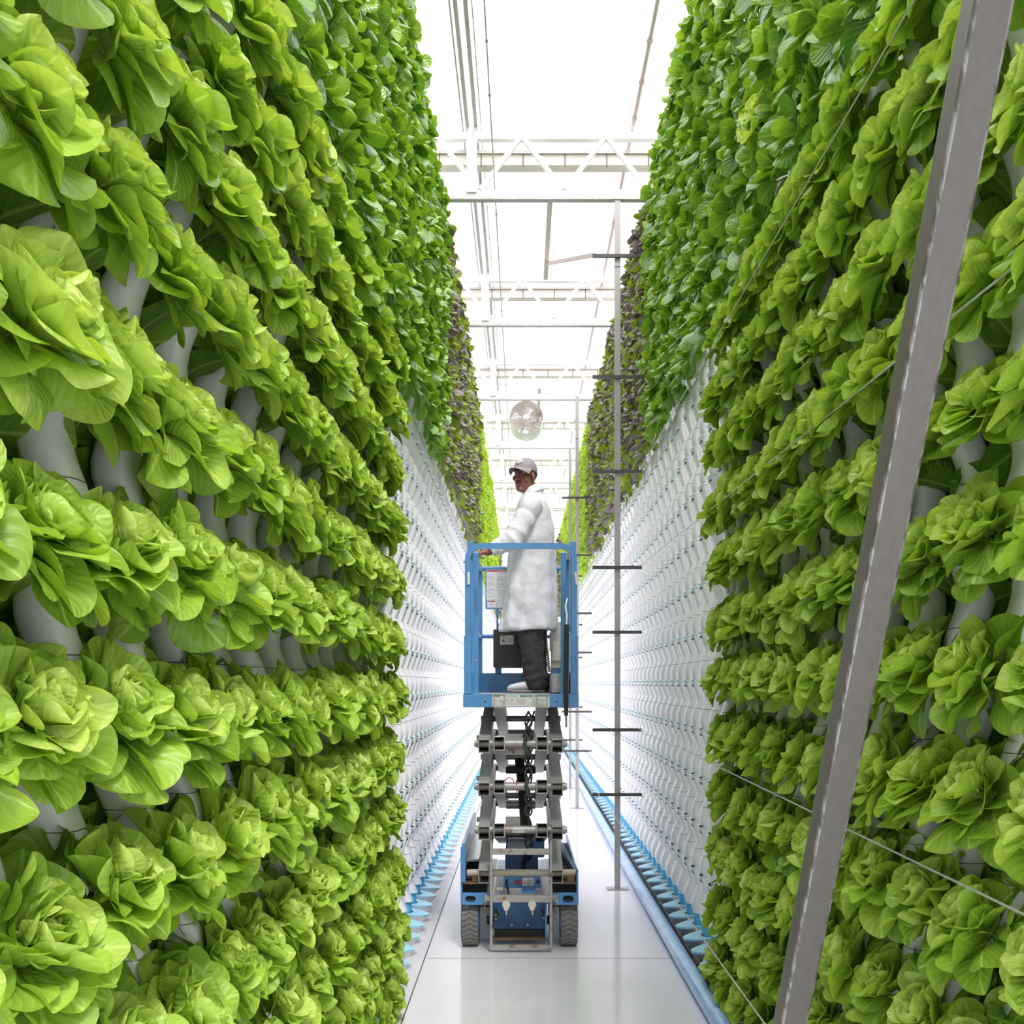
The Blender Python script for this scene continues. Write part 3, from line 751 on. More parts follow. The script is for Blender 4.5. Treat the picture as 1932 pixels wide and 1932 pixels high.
# rear-facing drive panel between the wheels
mb = MB().box(-0.195, 0.155, F+0.09, F+0.12, 0.115, 0.300)
for x_ in (-0.185, -0.18, 0.145, 0.14): pass
pn = part(mb, 'drive_panel', 'navy', 0.004)
bm_ = MB()
for x_, z_ in ((-0.178, 0.21), (-0.178, 0.185), (0.140, 0.21), (0.132, 0.19), (-0.075, 0.145), (0.03, 0.145), (0.15, 0.22)): bm_.cyl((x_-LX, F+0.075-7.3, z_), (x_-LX, F+0.092-7.3, z_), 0.0085, 8)
bm_.build('bolt', 'pin', pn)
rg = MB()
for x_ in (-0.10, 0.055): rg.tube([(x_-LX+0.016*math.cos(2*PI*j/20), F+0.088-7.3, 0.215+0.016*math.sin(2*PI*j/20)) for j in range(20)], 0.0025, 5, closed=True)
rg.build('ring_mark', 'ink', pn)
sl = MB()
for x_ in (-0.175, 0.125): sl.beam((x_-LX-0.006, F+0.086-7.3, 0.25), (x_-LX+0.012, F+0.086-7.3, 0.205), 0.012, 0.03, up=(0, 1, 0))
sl.build('slot', 'armin', pn)
part(MB().box(-0.20, 0.16, F+0.05, F+0.13, 0.050, 0.062), 'bottom_bar', 'rust', 0.003); part(MB().box(-0.19, 0.15, F+0.10, F+0.13, 0.0625, 0.11), 'under_guard', 'armin')
part(MB().box(0.142, 0.155, F+0.02, F+0.09, 0.07, 0.30), 'edge_strip', 'blue')
part(MB().tube([(-0.24, F+0.16, 0.158), (0.19, F+0.16, 0.158)], 0.03, 12), 'axle', 'armin')
# ladder
ld = part(MB().box(-0.235, 0.205, F-0.03, F+0.0, 0.322, 0.355), 'ladder', 'ladder', 0.003)
for x_ in (-0.204, 0.178): MB().beam((x_-LX, F-0.05-7.3, 0.035), (x_-LX, F-0.05-7.3, 0.715), 0.016, 0.03, up=(0, 1, 0)).build('side_rail', 'ladder', ld, 0.002)
for z_, t_ in ((0.645, 0.036), (0.345, 0.044), (0.040, 0.016)):
    r_ = MB().box(-0.196-LX, 0.170-LX, F-0.068-7.3, F-0.030-7.3, z_-t_/2, z_+t_/2).build('rung', 'ladder', ld, 0.003)
    if t_ > 0.02:
        hl = MB()
        for k in range(6): hl.cyl((-0.14+0.055*k-LX, F-0.050-7.3, z_+t_/2-0.001), (-0.14+0.055*k-LX, F-0.050-7.3, z_+t_/2+0.001), 0.005, 8)
        hl.build('grip_hole', 'armin', r_)
for x_ in (-0.25, 0.205):
    part(MB().box(x_, x_+0.018, F-0.02, F-0.002, 0.30, 0.36), 'hook_plate', 'ladder')
    part(MB().tube([(x_+0.004, F-0.02, 0.31), (x_+0.002, F-0.025, 0.275), (x_+0.006, F-0.02, 0.245)], 0.006, 8), 'rusty_pin', 'rust')
# tags, emergency handle, control box
for x_ in (-0.108, 0.058):
    hx = [(-0.022, 0.024), (-0.011, 0.034), (0.011, 0.034), (0.022, 0.024), (0.026, 0.008), (0.010, -0.028), (-0.010, -0.028), (-0.026, 0.008)]
    vs = [(x_+a_, yy, 0.300+b_) for yy in (F-0.075, F-0.068) for a_, b_ in hx]
    mb = MB().add(vs, [tuple(range(8)), tuple(range(15, 7, -1))] + [(i, (i+1) % 8, 8+(i+1) % 8, 8+i) for i in range(8)])
    mb.cyl((x_, F-0.07, 0.27), (x_+0.002, F-0.07, 0.245), 0.004, 8)
    part(mb, 'hanging_tag', 'cream')
cb = part(MB().box(-0.128, 0.117, F+0.12, F+0.30, 0.375, 0.448), 'control_box', 'blue', 0.004)
MB().box(-0.005-LX, 0.070-LX, F+0.114-7.3, F+0.12-7.3, 0.392, 0.446).build('label_plate', 'sticker', cb)
MB().ball((-0.032-LX, F+0.10-7.3, 0.418), (0.03, 0.02, 0.011), 16, 8).build('stop_switch', 'red', cb)
MB().cyl((0.098-LX, F+0.112-7.3, 0.42), (0.098-LX, F+0.122-7.3, 0.42), 0.013, 14).build('socket', 'black', cb)
mb = MB()
for k in range(4): mb.box(0.022-LX, 0.062-LX, F+0.112-7.3, F+0.1135-7.3, 0.402+k*0.008, 0.404+k*0.008)
mb.box(0.004-LX, 0.012-LX, F+0.112-7.3, F+0.1135-7.3, 0.404, 0.418); mb.build('printing', 'ink', cb)
part(MB().tube([(-0.10, F+0.14, 0.44), (-0.11, F+0.09, 0.42), (-0.10, F+0.08, 0.38), (-0.095, F+0.1, 0.34)], 0.006, 8), 'cable', 'black')
part(MB().box(-0.175, -0.13, F+0.06, F+0.10, 0.372, 0.392), 'cream_clip', 'cream', 0.004)
part(MB().box(-0.01, 0.08, F+0.08, F+0.13, 0.352, 0.372), 'lower_plate', 'blue')
# scissor arms
ZP = [0.49, 0.770, 1.052, 1.330, 1.605]; YF, YR = F+0.05, 8.02
for k in range(4):
    for x_ in (-0.252, 0.219):                                     # outer arms rise to the rear
        part(MB().hollow((x_, YF-0.065, ZP[k]-0.012), (x_, YR, ZP[k+1]-0.012), 0.074, 0.092, 0.0065), 'scissor_arm', ['arm', 'armin'], 0.002)
    for x_ in (-0.154, 0.122):                                     # inner arms rise to the front
        part(MB().hollow((x_, YF-0.065, ZP[k+1]+0.006), (x_, YR, ZP[k]+0.006), 0.074, 0.092, 0.0065), 'scissor_arm', ['arm', 'armin'], 0.002)
    zm = (ZP[k]+ZP[k+1])/2
    part(MB().cyl((-0.305, (YF+YR)/2, zm), (0.272, (YF+YR)/2, zm), 0.022, 14), 'pivot_pin', 'pin')
for k in range(1, 4):
    z_ = ZP[k]
    part(MB().cyl((-0.305, YF, z_), (0.275, YF, z_), 0.027, 18).cyl((-0.318, YF, z_), (-0.292, YF, z_), 0.022, 6).cyl((0.262, YF, z_), (0.286, YF, z_), 0.022, 6), 'pivot_pin', 'pin')
    part(MB().cyl((-0.305, YR, z_), (0.275, YR, z_), 0.027, 14), 'pivot_pin', 'pin')
    for y_ in (YF+0.35, YF+0.95): part(MB().cyl((-0.318, y_, z_+0.02), (-0.288, y_, z_+0.02), 0.019, 6), 'bolt_head', 'pin')
part(MB().tube([(-0.118, YF+0.02, ZP[3]), (0.085, YF+0.02, ZP[3])], 0.036, 18), 'roller', 'arm')
part(MB().box(-0.118, 0.05, YF+0.02, YF+0.06, ZP[3]-0.075, ZP[3]-0.03), 'roller_guard', 'ladder')
part(MB().box(-0.118, 0.085, YF+0.05, YF+0.12, ZP[3]+0.03, ZP[3]+0.06), 'roller_plate', 'arm')
part(MB().box(-0.115, 0.06, YF+0.03, YF+0.07, ZP[1]-0.03, ZP[1]+0.0).box(-0.115, -0.02, YF+0.04, YF+0.09, ZP[1], ZP[1]+0.075), 'arm_bracket', 'arm')
part(MB().tube([(-0.118, YF+0.3, ZP[2]+0.08), (0.085, YF+0.3, ZP[2]+0.08)], 0.024, 12), 'cross_tube', 'armin')
part(MB().tube([(-0.118, YF+0.5, ZP[1]+0.10), (0.085, YF+0.5, ZP[1]+0.10)], 0.026, 12), 'cross_tube', 'arm')
part(MB().tube([(0.02, YF+0.12, 0.72), (-0.005, YF+0.45, 0.97), (-0.03, YF+0.8, 1.20)], 0.032, 16, rads=[0.036, 0.03, 0.036]), 'hydraulic_cylinder', 'black')
part(MB().tube([(-0.03, YF+0.8, 1.20), (-0.045, YF+1.0, 1.33)], 0.018, 12), 'piston_rod', 'silver')
part(MB().tube([(-0.09+0.03*math.cos(t*0.5), YF+0.03, ZP[2]+0.02+0.035*math.sin(t*0.5)) for t in range(13)], 0.004, 6, closed=False).tube([(-0.04, YF-0.02, ZP[2]-0.045), (-0.045, YF-0.02, ZP[2]+0.045)], 0.005, 6), 'safety_tie', 'red')
part(MB().box(-0.068, 0.006, YF-0.032, YF-0.028, ZP[1]-0.014, ZP[1]+0.014), 'arm_label', 'sticker')
t_ = text('label_text', 'Safety Arm', 0.013, (-0.031, YF-0.0335, ZP[1]), 'ink', None); attach(t_, lift)
# hoses looping down the stack in links
mb = MB()
for ph, xo in ((0, 0.030), (1.7, 0.045), (3.1, 0.038)):
    pts = []
    for i in range(56):
        u = i/55; z_ = 1.54-0.93*u
        pts.append((xo + 0.016*math.sin(9*u*PI+ph) + 0.012*math.sin(23*u+ph), YF-0.01 + 0.05*math.sin(7*u*PI+ph)**2, z_))
    mb.tube(pts, 0.0065, 7)
part(mb, 'hydraulic_hose', 'black')
mb = MB()
for z_ in (1.47, 1.40, 1.23, 1.14, 0.98, 0.90): mb.tube([(0.035+0.022*math.cos(2*PI*j/14), YF-0.03, z_+0.035*math.sin(2*PI*j/14)) for j in range(14)], 0.006, 6, closed=True)
part(mb, 'hose_link', 'charcoal')
for z_, xo in ((1.33, 0.02), (1.06, 0.03)): part(MB().tube([(xo, YF-0.045, z_+0.05), (xo-0.012, YF-0.05, z_), (xo+0.01, YF-0.045, z_-0.07)], 0.012, 10), 'hose_guide', 'charcoal')
mb = MB()
for k in range(5): mb.tube([(0.03+0.01*k, YF+0.1, 0.62), (-0.01+0.012*k, YF+0.16+0.02*k, 0.52), (0.02+0.01*k, YF+0.25, 0.42)], 0.008, 7)
part(mb, 'cable_bundle', 'black')
part(MB().box(0.06, 0.14, YF+0.05, YF+0.5, 0.58, 0.69), 'pump_unit', 'navy', 0.01)
part(MB().box(-0.12, 0.10, YF+0.2, YF+0.9, 0.44, 0.60), 'hydraulic_tank', 'navy', 0.01)

# platform
D0, D1 = F, 8.13
mb = MB().box(-0.388, 0.358, D0, D0+0.03, 1.567, 1.655)
mb.box(-0.388, -0.350, D0+0.031, D1-0.031, 1.567, 1.655).box(0.320, 0.358, D0+0.031, D1-0.031, 1.567, 1.655).box(-0.388, 0.358, D1-0.03, D1, 1.567, 1.655)
pf = part(mb, 'platform_frame', 'blue', 0.003)
mb = MB()
for x_ in (-0.246, 0.216): mb.cyl((x_-LX, D0-0.001-7.3, 1.605), (x_-LX, D0+0.002-7.3, 1.605), 0.006, 10)
mb.build('bolt_hole', 'armin', pf)
part(MB().box(-0.352, 0.322, D0+0.028, D1-0.028, 1.632, 1.650), 'platform_deck', 'galv')
part(MB().box(-0.225, -0.08, D0+0.3, D0+0.34, 1.567, 1.63).box(0.10, 0.16, D0+0.05, D1-0.1, 1.575, 1.63).box(-0.19, -0.12, D0+0.05, D1-0.1, 1.575, 1.63), 'deck_runner', 'arm')
st_ = part(MB().box(-0.200, 0.030, D0-0.003, D0-0.0005, 1.574, 1.650), 'instruction_sign', 'sticker')
def shp(m, x0, x1, z0, z1, y, dep=0.001): m.box(x0-LX, x1-LX, y-dep-7.3, y-7.3, z0, z1)
gr = MB(); shp(gr, -0.198, -0.148, 1.634, 1.648, D0-0.003); shp(gr, -0.022, 0.028, 1.634, 1.648, D0-0.003); gr.build('green_band', 'green', st_)
tx = text('sign_heading', 'INSTRUCTIONS', 0.0135, (-0.085, D0-0.0045, 1.641), 'green', None); tx.parent = st_; tx.location = Vector(tx.location) - Vector(lift.location)
pr = MB()
for k in range(6):
    x_ = -0.193 + 0.037*k
    for q in range(3): shp(pr, x_, x_+0.026-0.005*(q % 2), 1.621-0.009*q, 1.6225-0.009*q, D0-0.003)
shp(pr, -0.142, -0.118, 1.602, 1.605, D0-0.003); shp(pr, -0.026, -0.004, 1.602, 1.605, D0-0.003); shp(pr, -0.185, 0.015, 1.589, 1.591, D0-0.003)
pr.build('printing', 'ink', st_)
s2 = part(MB().box(0.032, 0.170, D0-0.003, D0-0.0005, 1.566, 1.650), 'notice_sign', 'sticker')
gr = MB(); shp(gr, 0.034, 0.058, 1.634, 1.648, D0-0.003); shp(gr, 0.140, 0.168, 1.634, 1.648, D0-0.003); gr.build('green_band', 'green', s2)
pr = MB(); shp(pr, 0.064, 0.134, 1.637, 1.645, D0-0.003)
for q in range(5): shp(pr, 0.05+0.006*(q % 2), 0.152-0.008*(q % 3), 1.620-0.011*q, 1.6225-0.011*q, D0-0.003)
pr.build('printing', 'green', s2)
# front gate: rounded U of square tube
def gate_path(xl, xr, z0, z1, y, r, n=7):
    pts = [(xl, y, z0), (xl, y, z1-r)]
    for i in range(1, n+1): a = PI - PI/2*i/n; pts.append((xl+r+r*math.cos(a), y, z1-r+r*math.sin(a)))
    for i in range(n+1): a = PI/2 - PI/2*i/n; pts.append((xr-r+r*math.cos(a), y, z1-r+r*math.sin(a)))
    pts.append((xr, y, z0)); return pts
def sq_sweep(pts, w, dep):
    mb = MB(); rings = []; k = len(pts)
    for i, p in enumerate(pts):
        p = Vector(p); d = (Vector(pts[min(i+1, k-1)])-Vector(pts[max(i-1, 0)])).normalized(); yv = Vector((0, 1, 0)); nx = d.cross(yv).normalized()
        rings.append([p + nx*(w/2*a_) + yv*(dep/2*b_) for a_, b_ in ((-1, -1), (1, -1), (1, 1), (-1, 1))])
    return mb.loft(rings, 0, smooth=False)
gt = part(sq_sweep(gate_path(-0.358, 0.330, 1.645, 2.611, D0+0.02, 0.085), 0.036, 0.036), 'guardrail_hoop', 'blue')
for x_ in (-0.358, 0.330): MB().box(x_-0.024-LX, x_+0.024-LX, D0-0.004-7.3, D0+0.044-7.3, 1.655, 2.03).build('socket_sleeve', 'blue', gt, 0.002)
for x_, lean in ((-0.352, 0), (0.336, 0.012)): MB().beam((x_-LX+lean, D0-0.002-7.3, 2.36), (x_-LX, D0-0.002-7.3, 2.44), 0.016, 0.014, up=(0, 1, 0)).build('latch_tag', 'cream', gt)
mb = MB()
for x_ in (-0.373, -0.338, 0.315, 0.35): mb.cyl((x_-LX, D0+0.02-7.3, 2.51), (x_-LX+0.012*(1 if x_ > 0 else -1), D0+0.02-7.3, 2.51), 0.008, 8)
mb.build('bolt', 'pin', gt)
gy = D0+0.26
for x_ in (-0.317, 0.270):
    p_ = part(MB().box(x_-0.018, x_+0.018, gy-0.018, gy+0.018, 1.65, 2.600), 'gate_post', 'blue', 0.003)
    MB().box(x_-0.016-LX, x_+0.016-LX, gy-0.016-7.3, gy+0.016-7.3, 2.600, 2.604).build('end_cap', 'white', p_)
    MB().cyl((x_-LX, gy-0.022-7.3, 1.875), (x_-LX, gy-0.018-7.3, 1.875), 0.008, 8).build('bolt', 'pin', p_)
# side rails and rear rails
for x_ in (-0.345, 0.325):
    part(MB().tube([(x_, gy+0.03, 2.635), (x_, D1-0.03, 2.635)], 0.018, 12), 'top_rail', 'blue')
    part(MB().tube([(x_, gy+0.03, 2.10), (x_, D1-0.03, 2.10)], 0.016, 12), 'mid_rail', 'blue')
    part(MB().box(x_-0.004, x_+0.004, gy, D1-0.03, 1.65, 1.80), 'toe_board', 'blue')
    part(MB().box(x_-0.018, x_+0.018, D0+0.04, D0+0.076, 1.65, 2.645), 'rail_post', 'blue', 0.003)
    part(MB().box(x_-0.018, x_+0.018, D1-0.05, D1-0.014, 1.65, 2.655), 'rail_post', 'blue', 0.003)
    part(MB().box(x_-0.016, x_+0.016, 7.35, 7.38, 1.65, 2.635), 'rail_post', 'blue', 0.003)
part(MB().tube([(-0.345, D1-0.03, 2.645), (0.325, D1-0.03, 2.645)], 0.019, 12), 'top_rail', 'blue')
part(MB().tube([(-0.345, D1-0.03, 2.10), (0.325, D1-0.03, 2.10)], 0.016, 12), 'mid_rail', 'blue')
mb = MB().box(-0.352, 0.322, D1-0.034, D1-0.026, 1.65, 1.805).box(-0.225, -0.175, D1-0.034, D1-0.026, 1.80, 1.86).box(0.0, 0.05, D1-0.034, D1-0.026, 1.80, 1.86)
part(mb, 'toe_board', 'blue')
part(MB().box(-0.215, -0.198, D1-0.045, D1-0.02, 1.85, 2.36), 'panel_post', 'blue')
# warning board on the rear rail
wb = part(MB().box(-0.302, 0.05, D1-0.052, D1-0.046, 2.318, 2.640), 'warning_board', 'blue')
yb = D1-0.052
pp = MB(); shp(pp, -0.294, 0.045, 2.392, 2.634, yb); shp(pp, -0.288, 0.04, 2.330, 2.390, yb); pp.build('printed_sheet', 'paper', wb)
rd = MB(); shp(rd, -0.290, 0.04, 2.618, 2.632, yb-0.001); shp(rd, -0.285, -0.225, 2.376, 2.386, yb-0.001); rd.build('red_band', 'red', wb)
tx = text('heading', '\u25b2 DANGER', 0.013, (-0.165, yb-0.0025, 2.625), 'paper', None); tx.parent = wb; tx.location = Vector(tx.location) - Vector(lift.location)
pr = MB()
for c_ in range(4):
    for q in range(18):
        if (q*7+c_*3) % 5 == 0: continue
        x_ = -0.288+0.085*c_; shp(pr, x_, x_+0.062-0.011*((q*3+c_) % 4), 2.602-0.0112*q, 2.6035-0.0112*q, yb-0.001)
for x_, z_ in ((-0.21, 2.55), (-0.205, 2.53), (-0.215, 2.51), (-0.207, 2.49), (-0.21, 2.47), (-0.262, 2.36), (-0.268, 2.345), (-0.212, 2.365), (-0.214, 2.343)):
    pr.beam((x_-LX, yb-0.0015-7.3, z_), (x_-LX+0.010, yb-0.0015-7.3, z_+0.018), 0.003, 0.001, up=(0, 1, 0))
pr.build('printing', 'ink', wb)
# manual case
mc = part(MB().box(-0.236, 0.022, D1-0.20, D1-0.075, 1.845, 2.150).box(-0.205, 0.022, D1-0.20, D1-0.075, 2.15, 2.185), 'manual_case', 'charcoal', 0.012)
yb = D1-0.20
pp = MB(); shp(pp, -0.182, -0.075, 2.028, 2.102, yb, 0.003); pp.build('case_label', 'sticker', mc)
oo = MB(); shp(oo, -0.178, -0.128, 2.090, 2.100, yb-0.003); oo.build('orange_band', 'orange', mc)
tri = MB(); zc = 2.062; xc = -0.155-LX
tri.add([(xc-0.013, yb-0.0045-7.3, zc-0.012), (xc+0.013, yb-0.0045-7.3, zc-0.012), (xc, yb-0.0045-7.3, zc+0.014)], [(0, 1, 2)])
tri.build('warning_triangle', 'ink', mc)
tri = MB()
for k in range(3): shp(tri, -0.122, -0.082, 2.05+0.012*k, 2.052+0.012*k, yb-0.003)
tri.build('printing', 'ink', mc)
# outlet box, coil cord, black sleeve
ob = part(MB().box(0.205, 0.318, 7.78, 7.82, 1.97, 2.12).box(0.215, 0.318, 7.79, 7.82, 1.84, 2.20), 'outlet_plate', 'cream', 0.005)
MB().box(0.222-LX, 0.300-LX, 7.765-7.3, 7.785-7.3, 1.895, 2.035).build('outlet_cover', 'sticker', ob, 0.006)
part(MB().box(0.215, 0.32, 7.80, 7.815, 1.72, 1.90), 'bracket_plate', 'blue')
part(MB().tube([(0.165+0.0002*i+0.014*math.cos(i*0.9), 7.85+0.014*math.sin(i*0.9), 2.17-0.0019*i) for i in range(190)], 0.0035, 6), 'coil_cord', 'black')
sv = MB(); pts = [(0.278, D0-0.03, 2.10), (0.276, D0-0.03, 1.9), (0.274, D0-0.032, 1.7), (0.277, D0-0.032, 1.6), (0.276, D0-0.03, 1.515)]
sv.tube(pts, 0.016, 14, rads=[0.0155, 0.0165, 0.0165, 0.015, 0.013]); part(sv, 'hose_sleeve', 'black')
part(MB().tube([(0.278, D0-0.03, 2.09), (0.282, D0-0.028, 2.16), (0.272, D0-0.02, 2.22), (0.285, D0, 2.27)], 0.006, 8), 'pale_cord', 'paper')
part(MB().tube([(0.276, D0-0.03, 1.515), (0.277, D0-0.03, 1.44)], 0.007, 8), 'cord_end', 'pin')
part(MB().box(0.20, 0.312, gy+0.1, D1-0.2, 1.66, 1.79), 'tool_tray', 'galv')

# ------------------------------------------------------------------ person on the platform
YP = 7.75; U = YP/1900
def at(px, py, y=YP): k = y/1900; return Vector(((px-987)*U, y, EYE-(py-1290)*U))
person = empty('person', (0.09, YP, 1.655), 'man in white lab coat and grey cap standing on the blue lift platform', 'person')
def limb(mb, pts, rads, n=14):
    """Tapered limb with round ends."""
    P_, R_ = [], []
    pts = [Vector(p) for p in pts]
    for i in range(len(pts)-1):
        m = 5
        for k in range(m): u = k/m; P_.append(pts[i].lerp(pts[i+1], u)); R_.append(rads[i]*(1-u)+rads[i+1]*u)
    P_.append(pts[-1]); R_.append(rads[-1])
    mb.tube(P_, 0, n, rads=R_); mb.ball(P_[0], R_[0], n, 8); mb.ball(P_[-1], R_[-1], n, 8)
def remesh(o, vox, smooth=4, fac=0.5):
    r = o.modifiers.new('fuse', 'REMESH'); r.mode = 'VOXEL'; r.voxel_size = vox; r.use_smooth_shade = True
    s_ = o.modifiers.new('smooth', 'SMOOTH'); s_.iterations = smooth; s_.factor = fac
f_ = Vector((-0.53, -0.85, -0.01)).normalized(); u_ = Vector((0.03, -0.03, 1)); u_ = (u_ - f_*u_.dot(f_)).normalized(); l_ = u_.cross(f_).normalized()
HR = Matrix((f_, l_, u_)).transposed()
HC = at(990, 899) + Vector((0.0, -0.02, 0))
def hp(a, b, c): return HC + f_*a + l_*b + u_*c
body = MB()
def hb_(c, r): body.ball(hp(*c), r, 20, 14, rot=HR)
hb_((-0.012, 0, 0.045), (0.098, 0.076, 0.090)); hb_((0.030, 0, -0.020), (0.062, 0.066, 0.080)); hb_((0.034, 0, -0.075), (0.052, 0.054, 0.050))
hb_((0.066, 0, -0.112), (0.024, 0.028, 0.020)); hb_((0.030, 0, -0.092), (0.055, 0.040, 0.040))
for e in (-1, 1):
    hb_((0.058, 0.042*e, -0.026), (0.032, 0.026, 0.024)); hb_((0.076, 0.030*e, 0.026), (0.018, 0.028, 0.010)); hb_((0.088, 0.014*e, -0.040), (0.015, 0.012, 0.011))
    hb_((-0.004, 0.077*e, -0.010), (0.022, 0.009, 0.034))
body.tube([hp(0.084, 0, 0.018), hp(0.098, 0, -0.010), hp(0.108, 0, -0.036)], 0, 12, rads=[0.010, 0.011, 0.013]); body.ball(hp(0.102, 0, -0.036), 0.0145, 14, 10)
hb_((0.086, 0, -0.066), (0.013, 0.027, 0.008)); hb_((0.084, 0, -0.079), (0.013, 0.023, 0.009))
neck = at(1003, 930); sh = at(1008, 962)
limb(body, [hp(-0.015, 0, -0.04), neck, at(1006, 950)], [0.060, 0.058, 0.066])
rings = []
for py, xl, xr, ry in ((945, 984, 1026, 0.10), (965, 974, 1036, 0.17), (1000, 970, 1038, 0.17), (1050, 968, 1034, 0.15), (1100, 972, 1032, 0.15), (1140, 976, 1030, 0.14)):
    a_, b_ = at(xl, py), at(xr, py); c_ = (a_+b_)/2; rx = (b_.x-a_.x)/2
    rings.append([c_ + Vector((rx*math.cos(2*PI*j/24), ry*math.sin(2*PI*j/24), 0)) for j in range(24)])
body.loft(rings)
SHL = at(1003, 962, YP) + Vector((0, -0.19, 0)); ELL = at(966, 1029) + Vector((0, -0.25, 0)); WRL = at(922, 1050) + Vector((0, -0.24, 0))
SHR = at(1003, 962) + Vector((0, 0.19, 0)); ELR = at(998, 1040) + Vector((0, 0.26, 0)); WRR = at(985, 1085) + Vector((0, 0.20, 0))
def hand(w, d, up, side, curl):
    """Palm and five fingers that close downwards over a rail; d points along the hand, side towards the thumb."""
    w = Vector(w); d = d.normalized(); side = (side - d*side.dot(d)).normalized(); nrm = d.cross(side).normalized()
    if nrm.dot(up) < 0: nrm = -nrm
    for k in (-1, -0.33, 0.33, 1): limb(body, [w + d*0.005 + side*0.010*k, w + d*0.085 + side*0.030*k], [0.0165, 0.0135], 10)
    for k, ln in ((-1.05, 0.058), (-0.35, 0.072), (0.35, 0.078), (1.05, 0.070)):
        p = w + d*0.086 + side*0.031*k; a_ = 0.25; pts = [p]; rd = [0.0105]
        for q, fr in enumerate((0.45, 0.32, 0.23)):
            a_ += curl[q]; p = p + (d*math.cos(a_) - nrm*math.sin(a_))*ln*fr*1.05; pts.append(p); rd.append(0.0098-0.0008*q)
        limb(body, pts, rd, 10)
    p = w + d*0.022 + side*0.022; limb(body, [p, p + d*0.030 + side*0.026 - nrm*0.008, p + d*0.055 + side*0.030 - nrm*0.028, p + d*0.066 + side*0.022 - nrm*0.048], [0.0145, 0.012, 0.0105, 0.009], 10)
limb(body, [SHL, ELL, WRL], [0.055, 0.042, 0.027]); limb(body, [SHR, ELR, WRR], [0.055, 0.042, 0.027])
hand(WRL, Vector((-0.97, 0.0, -0.10)), Vector((0, 0, 1)), Vector((0, -1, 0)), (0.5, 0.75, 0.6))
hand(WRR, Vector((-0.9, 0.25, -0.25)), Vector((0, 0, 1)), Vector((0, 1, 0)), (0.4, 0.5, 0.4))
LEGS = []
for yo, xo in ((-0.095, 0), (0.095, 7)):
    hip, kn, an = at(1003+xo, 1150) + Vector((0, yo, 0)), at(1005+xo, 1228) + Vector((0, yo, 0)), at(1012+xo, 1290) + Vector((0, yo, 0))
    limb(body, [hip, kn, an], [0.072, 0.056, 0.042]); limb(body, [an, an + Vector((-0.02, 0, -0.02)), an + Vector((-0.15, 0, -0.035))], [0.036, 0.028, 0.018]); LEGS.append((yo, xo))
bo = part(body, 'body', 'skin', parent=None) if False else body.build('body', 'skin'); attach(bo, person); remesh(bo, 0.0042, 3, 0.5)
def wear(mb, name, m, vox=None, sm=4):
    o = mb.build(name, m); attach(o, person)
    if vox: remesh(o, vox, sm)
    return o
for e in (-1, 1):
    ey = MB().ball(hp(0.077, 0.031*e, 0.009), (0.0115, 0.0135, 0.0062), 14, 10, rot=HR); eo = wear(ey, 'eye', 'eyew')
    ir = MB().ball(hp(0.0862, 0.031*e - 0.0025, 0.0095), (0.0035, 0.0062, 0.0056), 12, 8, rot=HR).build('iris', 'hair', eo)
    ir.location = (0, 0, 0)
    bw = MB().tube([hp(0.092, 0.014*e, 0.031), hp(0.092, 0.030*e, 0.036), hp(0.080, 0.048*e, 0.031)], 0, 8, rads=[0.005, 0.0055, 0.004]); wear(bw, 'eyebrow', 'hair')
wear(MB().ball(hp(0.096, 0, -0.066), (0.008, 0.024, 0.0058), 16, 8, rot=HR).ball(hp(0.094, 0, -0.078), (0.009, 0.021, 0.0068), 16, 8, rot=HR), 'lips', 'lip')
wear(MB().tube([hp(0.086, -0.028, -0.060), hp(0.099, -0.012, -0.0545), hp(0.101, 0, -0.0545), hp(0.099, 0.012, -0.0545), hp(0.086, 0.028, -0.060)], 0, 8, rads=[0.0018, 0.0026, 0.0018, 0.0026, 0.0018]), 'moustache', 'brownhair')
hr = MB(); 
hr.ball(hp(-0.030, 0, 0.022), (0.086, 0.0785, 0.078), 22, 14, rot=HR); wear(hr, 'hair', 'hair')
# cap: crown, brim, white patch
cp = MB(); n = 36; rings = []
for i in range(12):
    t = i/11; a_ = PI/2*t
    rr = math.cos(a_)**0.75 if t < 1 else 0.02
    rings.append([hp(-0.010 + 0.108*rr*math.cos(2*PI*j/n) - 0.008*t, 0.086*rr*math.sin(2*PI*j/n), 0.040 + 0.098*math.sin(a_)**0.95 - (0.040*(1-t)*max(0, -math.cos(2*PI*j/n)))) for j in range(n)])
cp.loft(rings, 0); cap = wear(cp, 'cap', 'cap')
br = MB(); top, bot = [], []
m_ = 18
for i in range(m_+1):
    a_ = -1.25 + 2.5*i/m_
    for lst, dz in ((top, 0.003), (bot, -0.003)):
        inn = hp(-0.010 + 0.104*math.cos(a_), 0.084*math.sin(a_), 0.046 + dz)
        mid = hp(-0.010 + 0.104*math.cos(a_) + 0.045*math.cos(a_)**0.7, 0.088*math.sin(a_), 0.045 + dz - 0.018*math.sin(a_)**2)
        out = hp(-0.010 + 0.104*math.cos(a_) + 0.085*math.cos(a_*0.98)**0.6, 0.086*math.sin(a_), 0.034 + dz - 0.036*math.sin(a_)**2)
        lst.append((inn, mid, out))
vs = [p for q in top for p in q] + [p for q in bot for p in q]; K = 3*(m_+1); fs = []
for i in range(m_):
    for c in range(2):
        a_ = 3*i+c; fs.append((a_, a_+3, a_+4, a_+1)); fs.append((K+a_, K+a_+1, K+a_+4, K+a_+3))
    fs.append((3*i+2, 3*i+5, K+3*i+5, K+3*i+2)); fs.append((3*i, K+3*i, K+3*i+3, 3*i+3))
for e in (0, 3*m_):
    for c in range(2): fs.append((e+c, e+c+1, K+e+c+1, K+e+c))
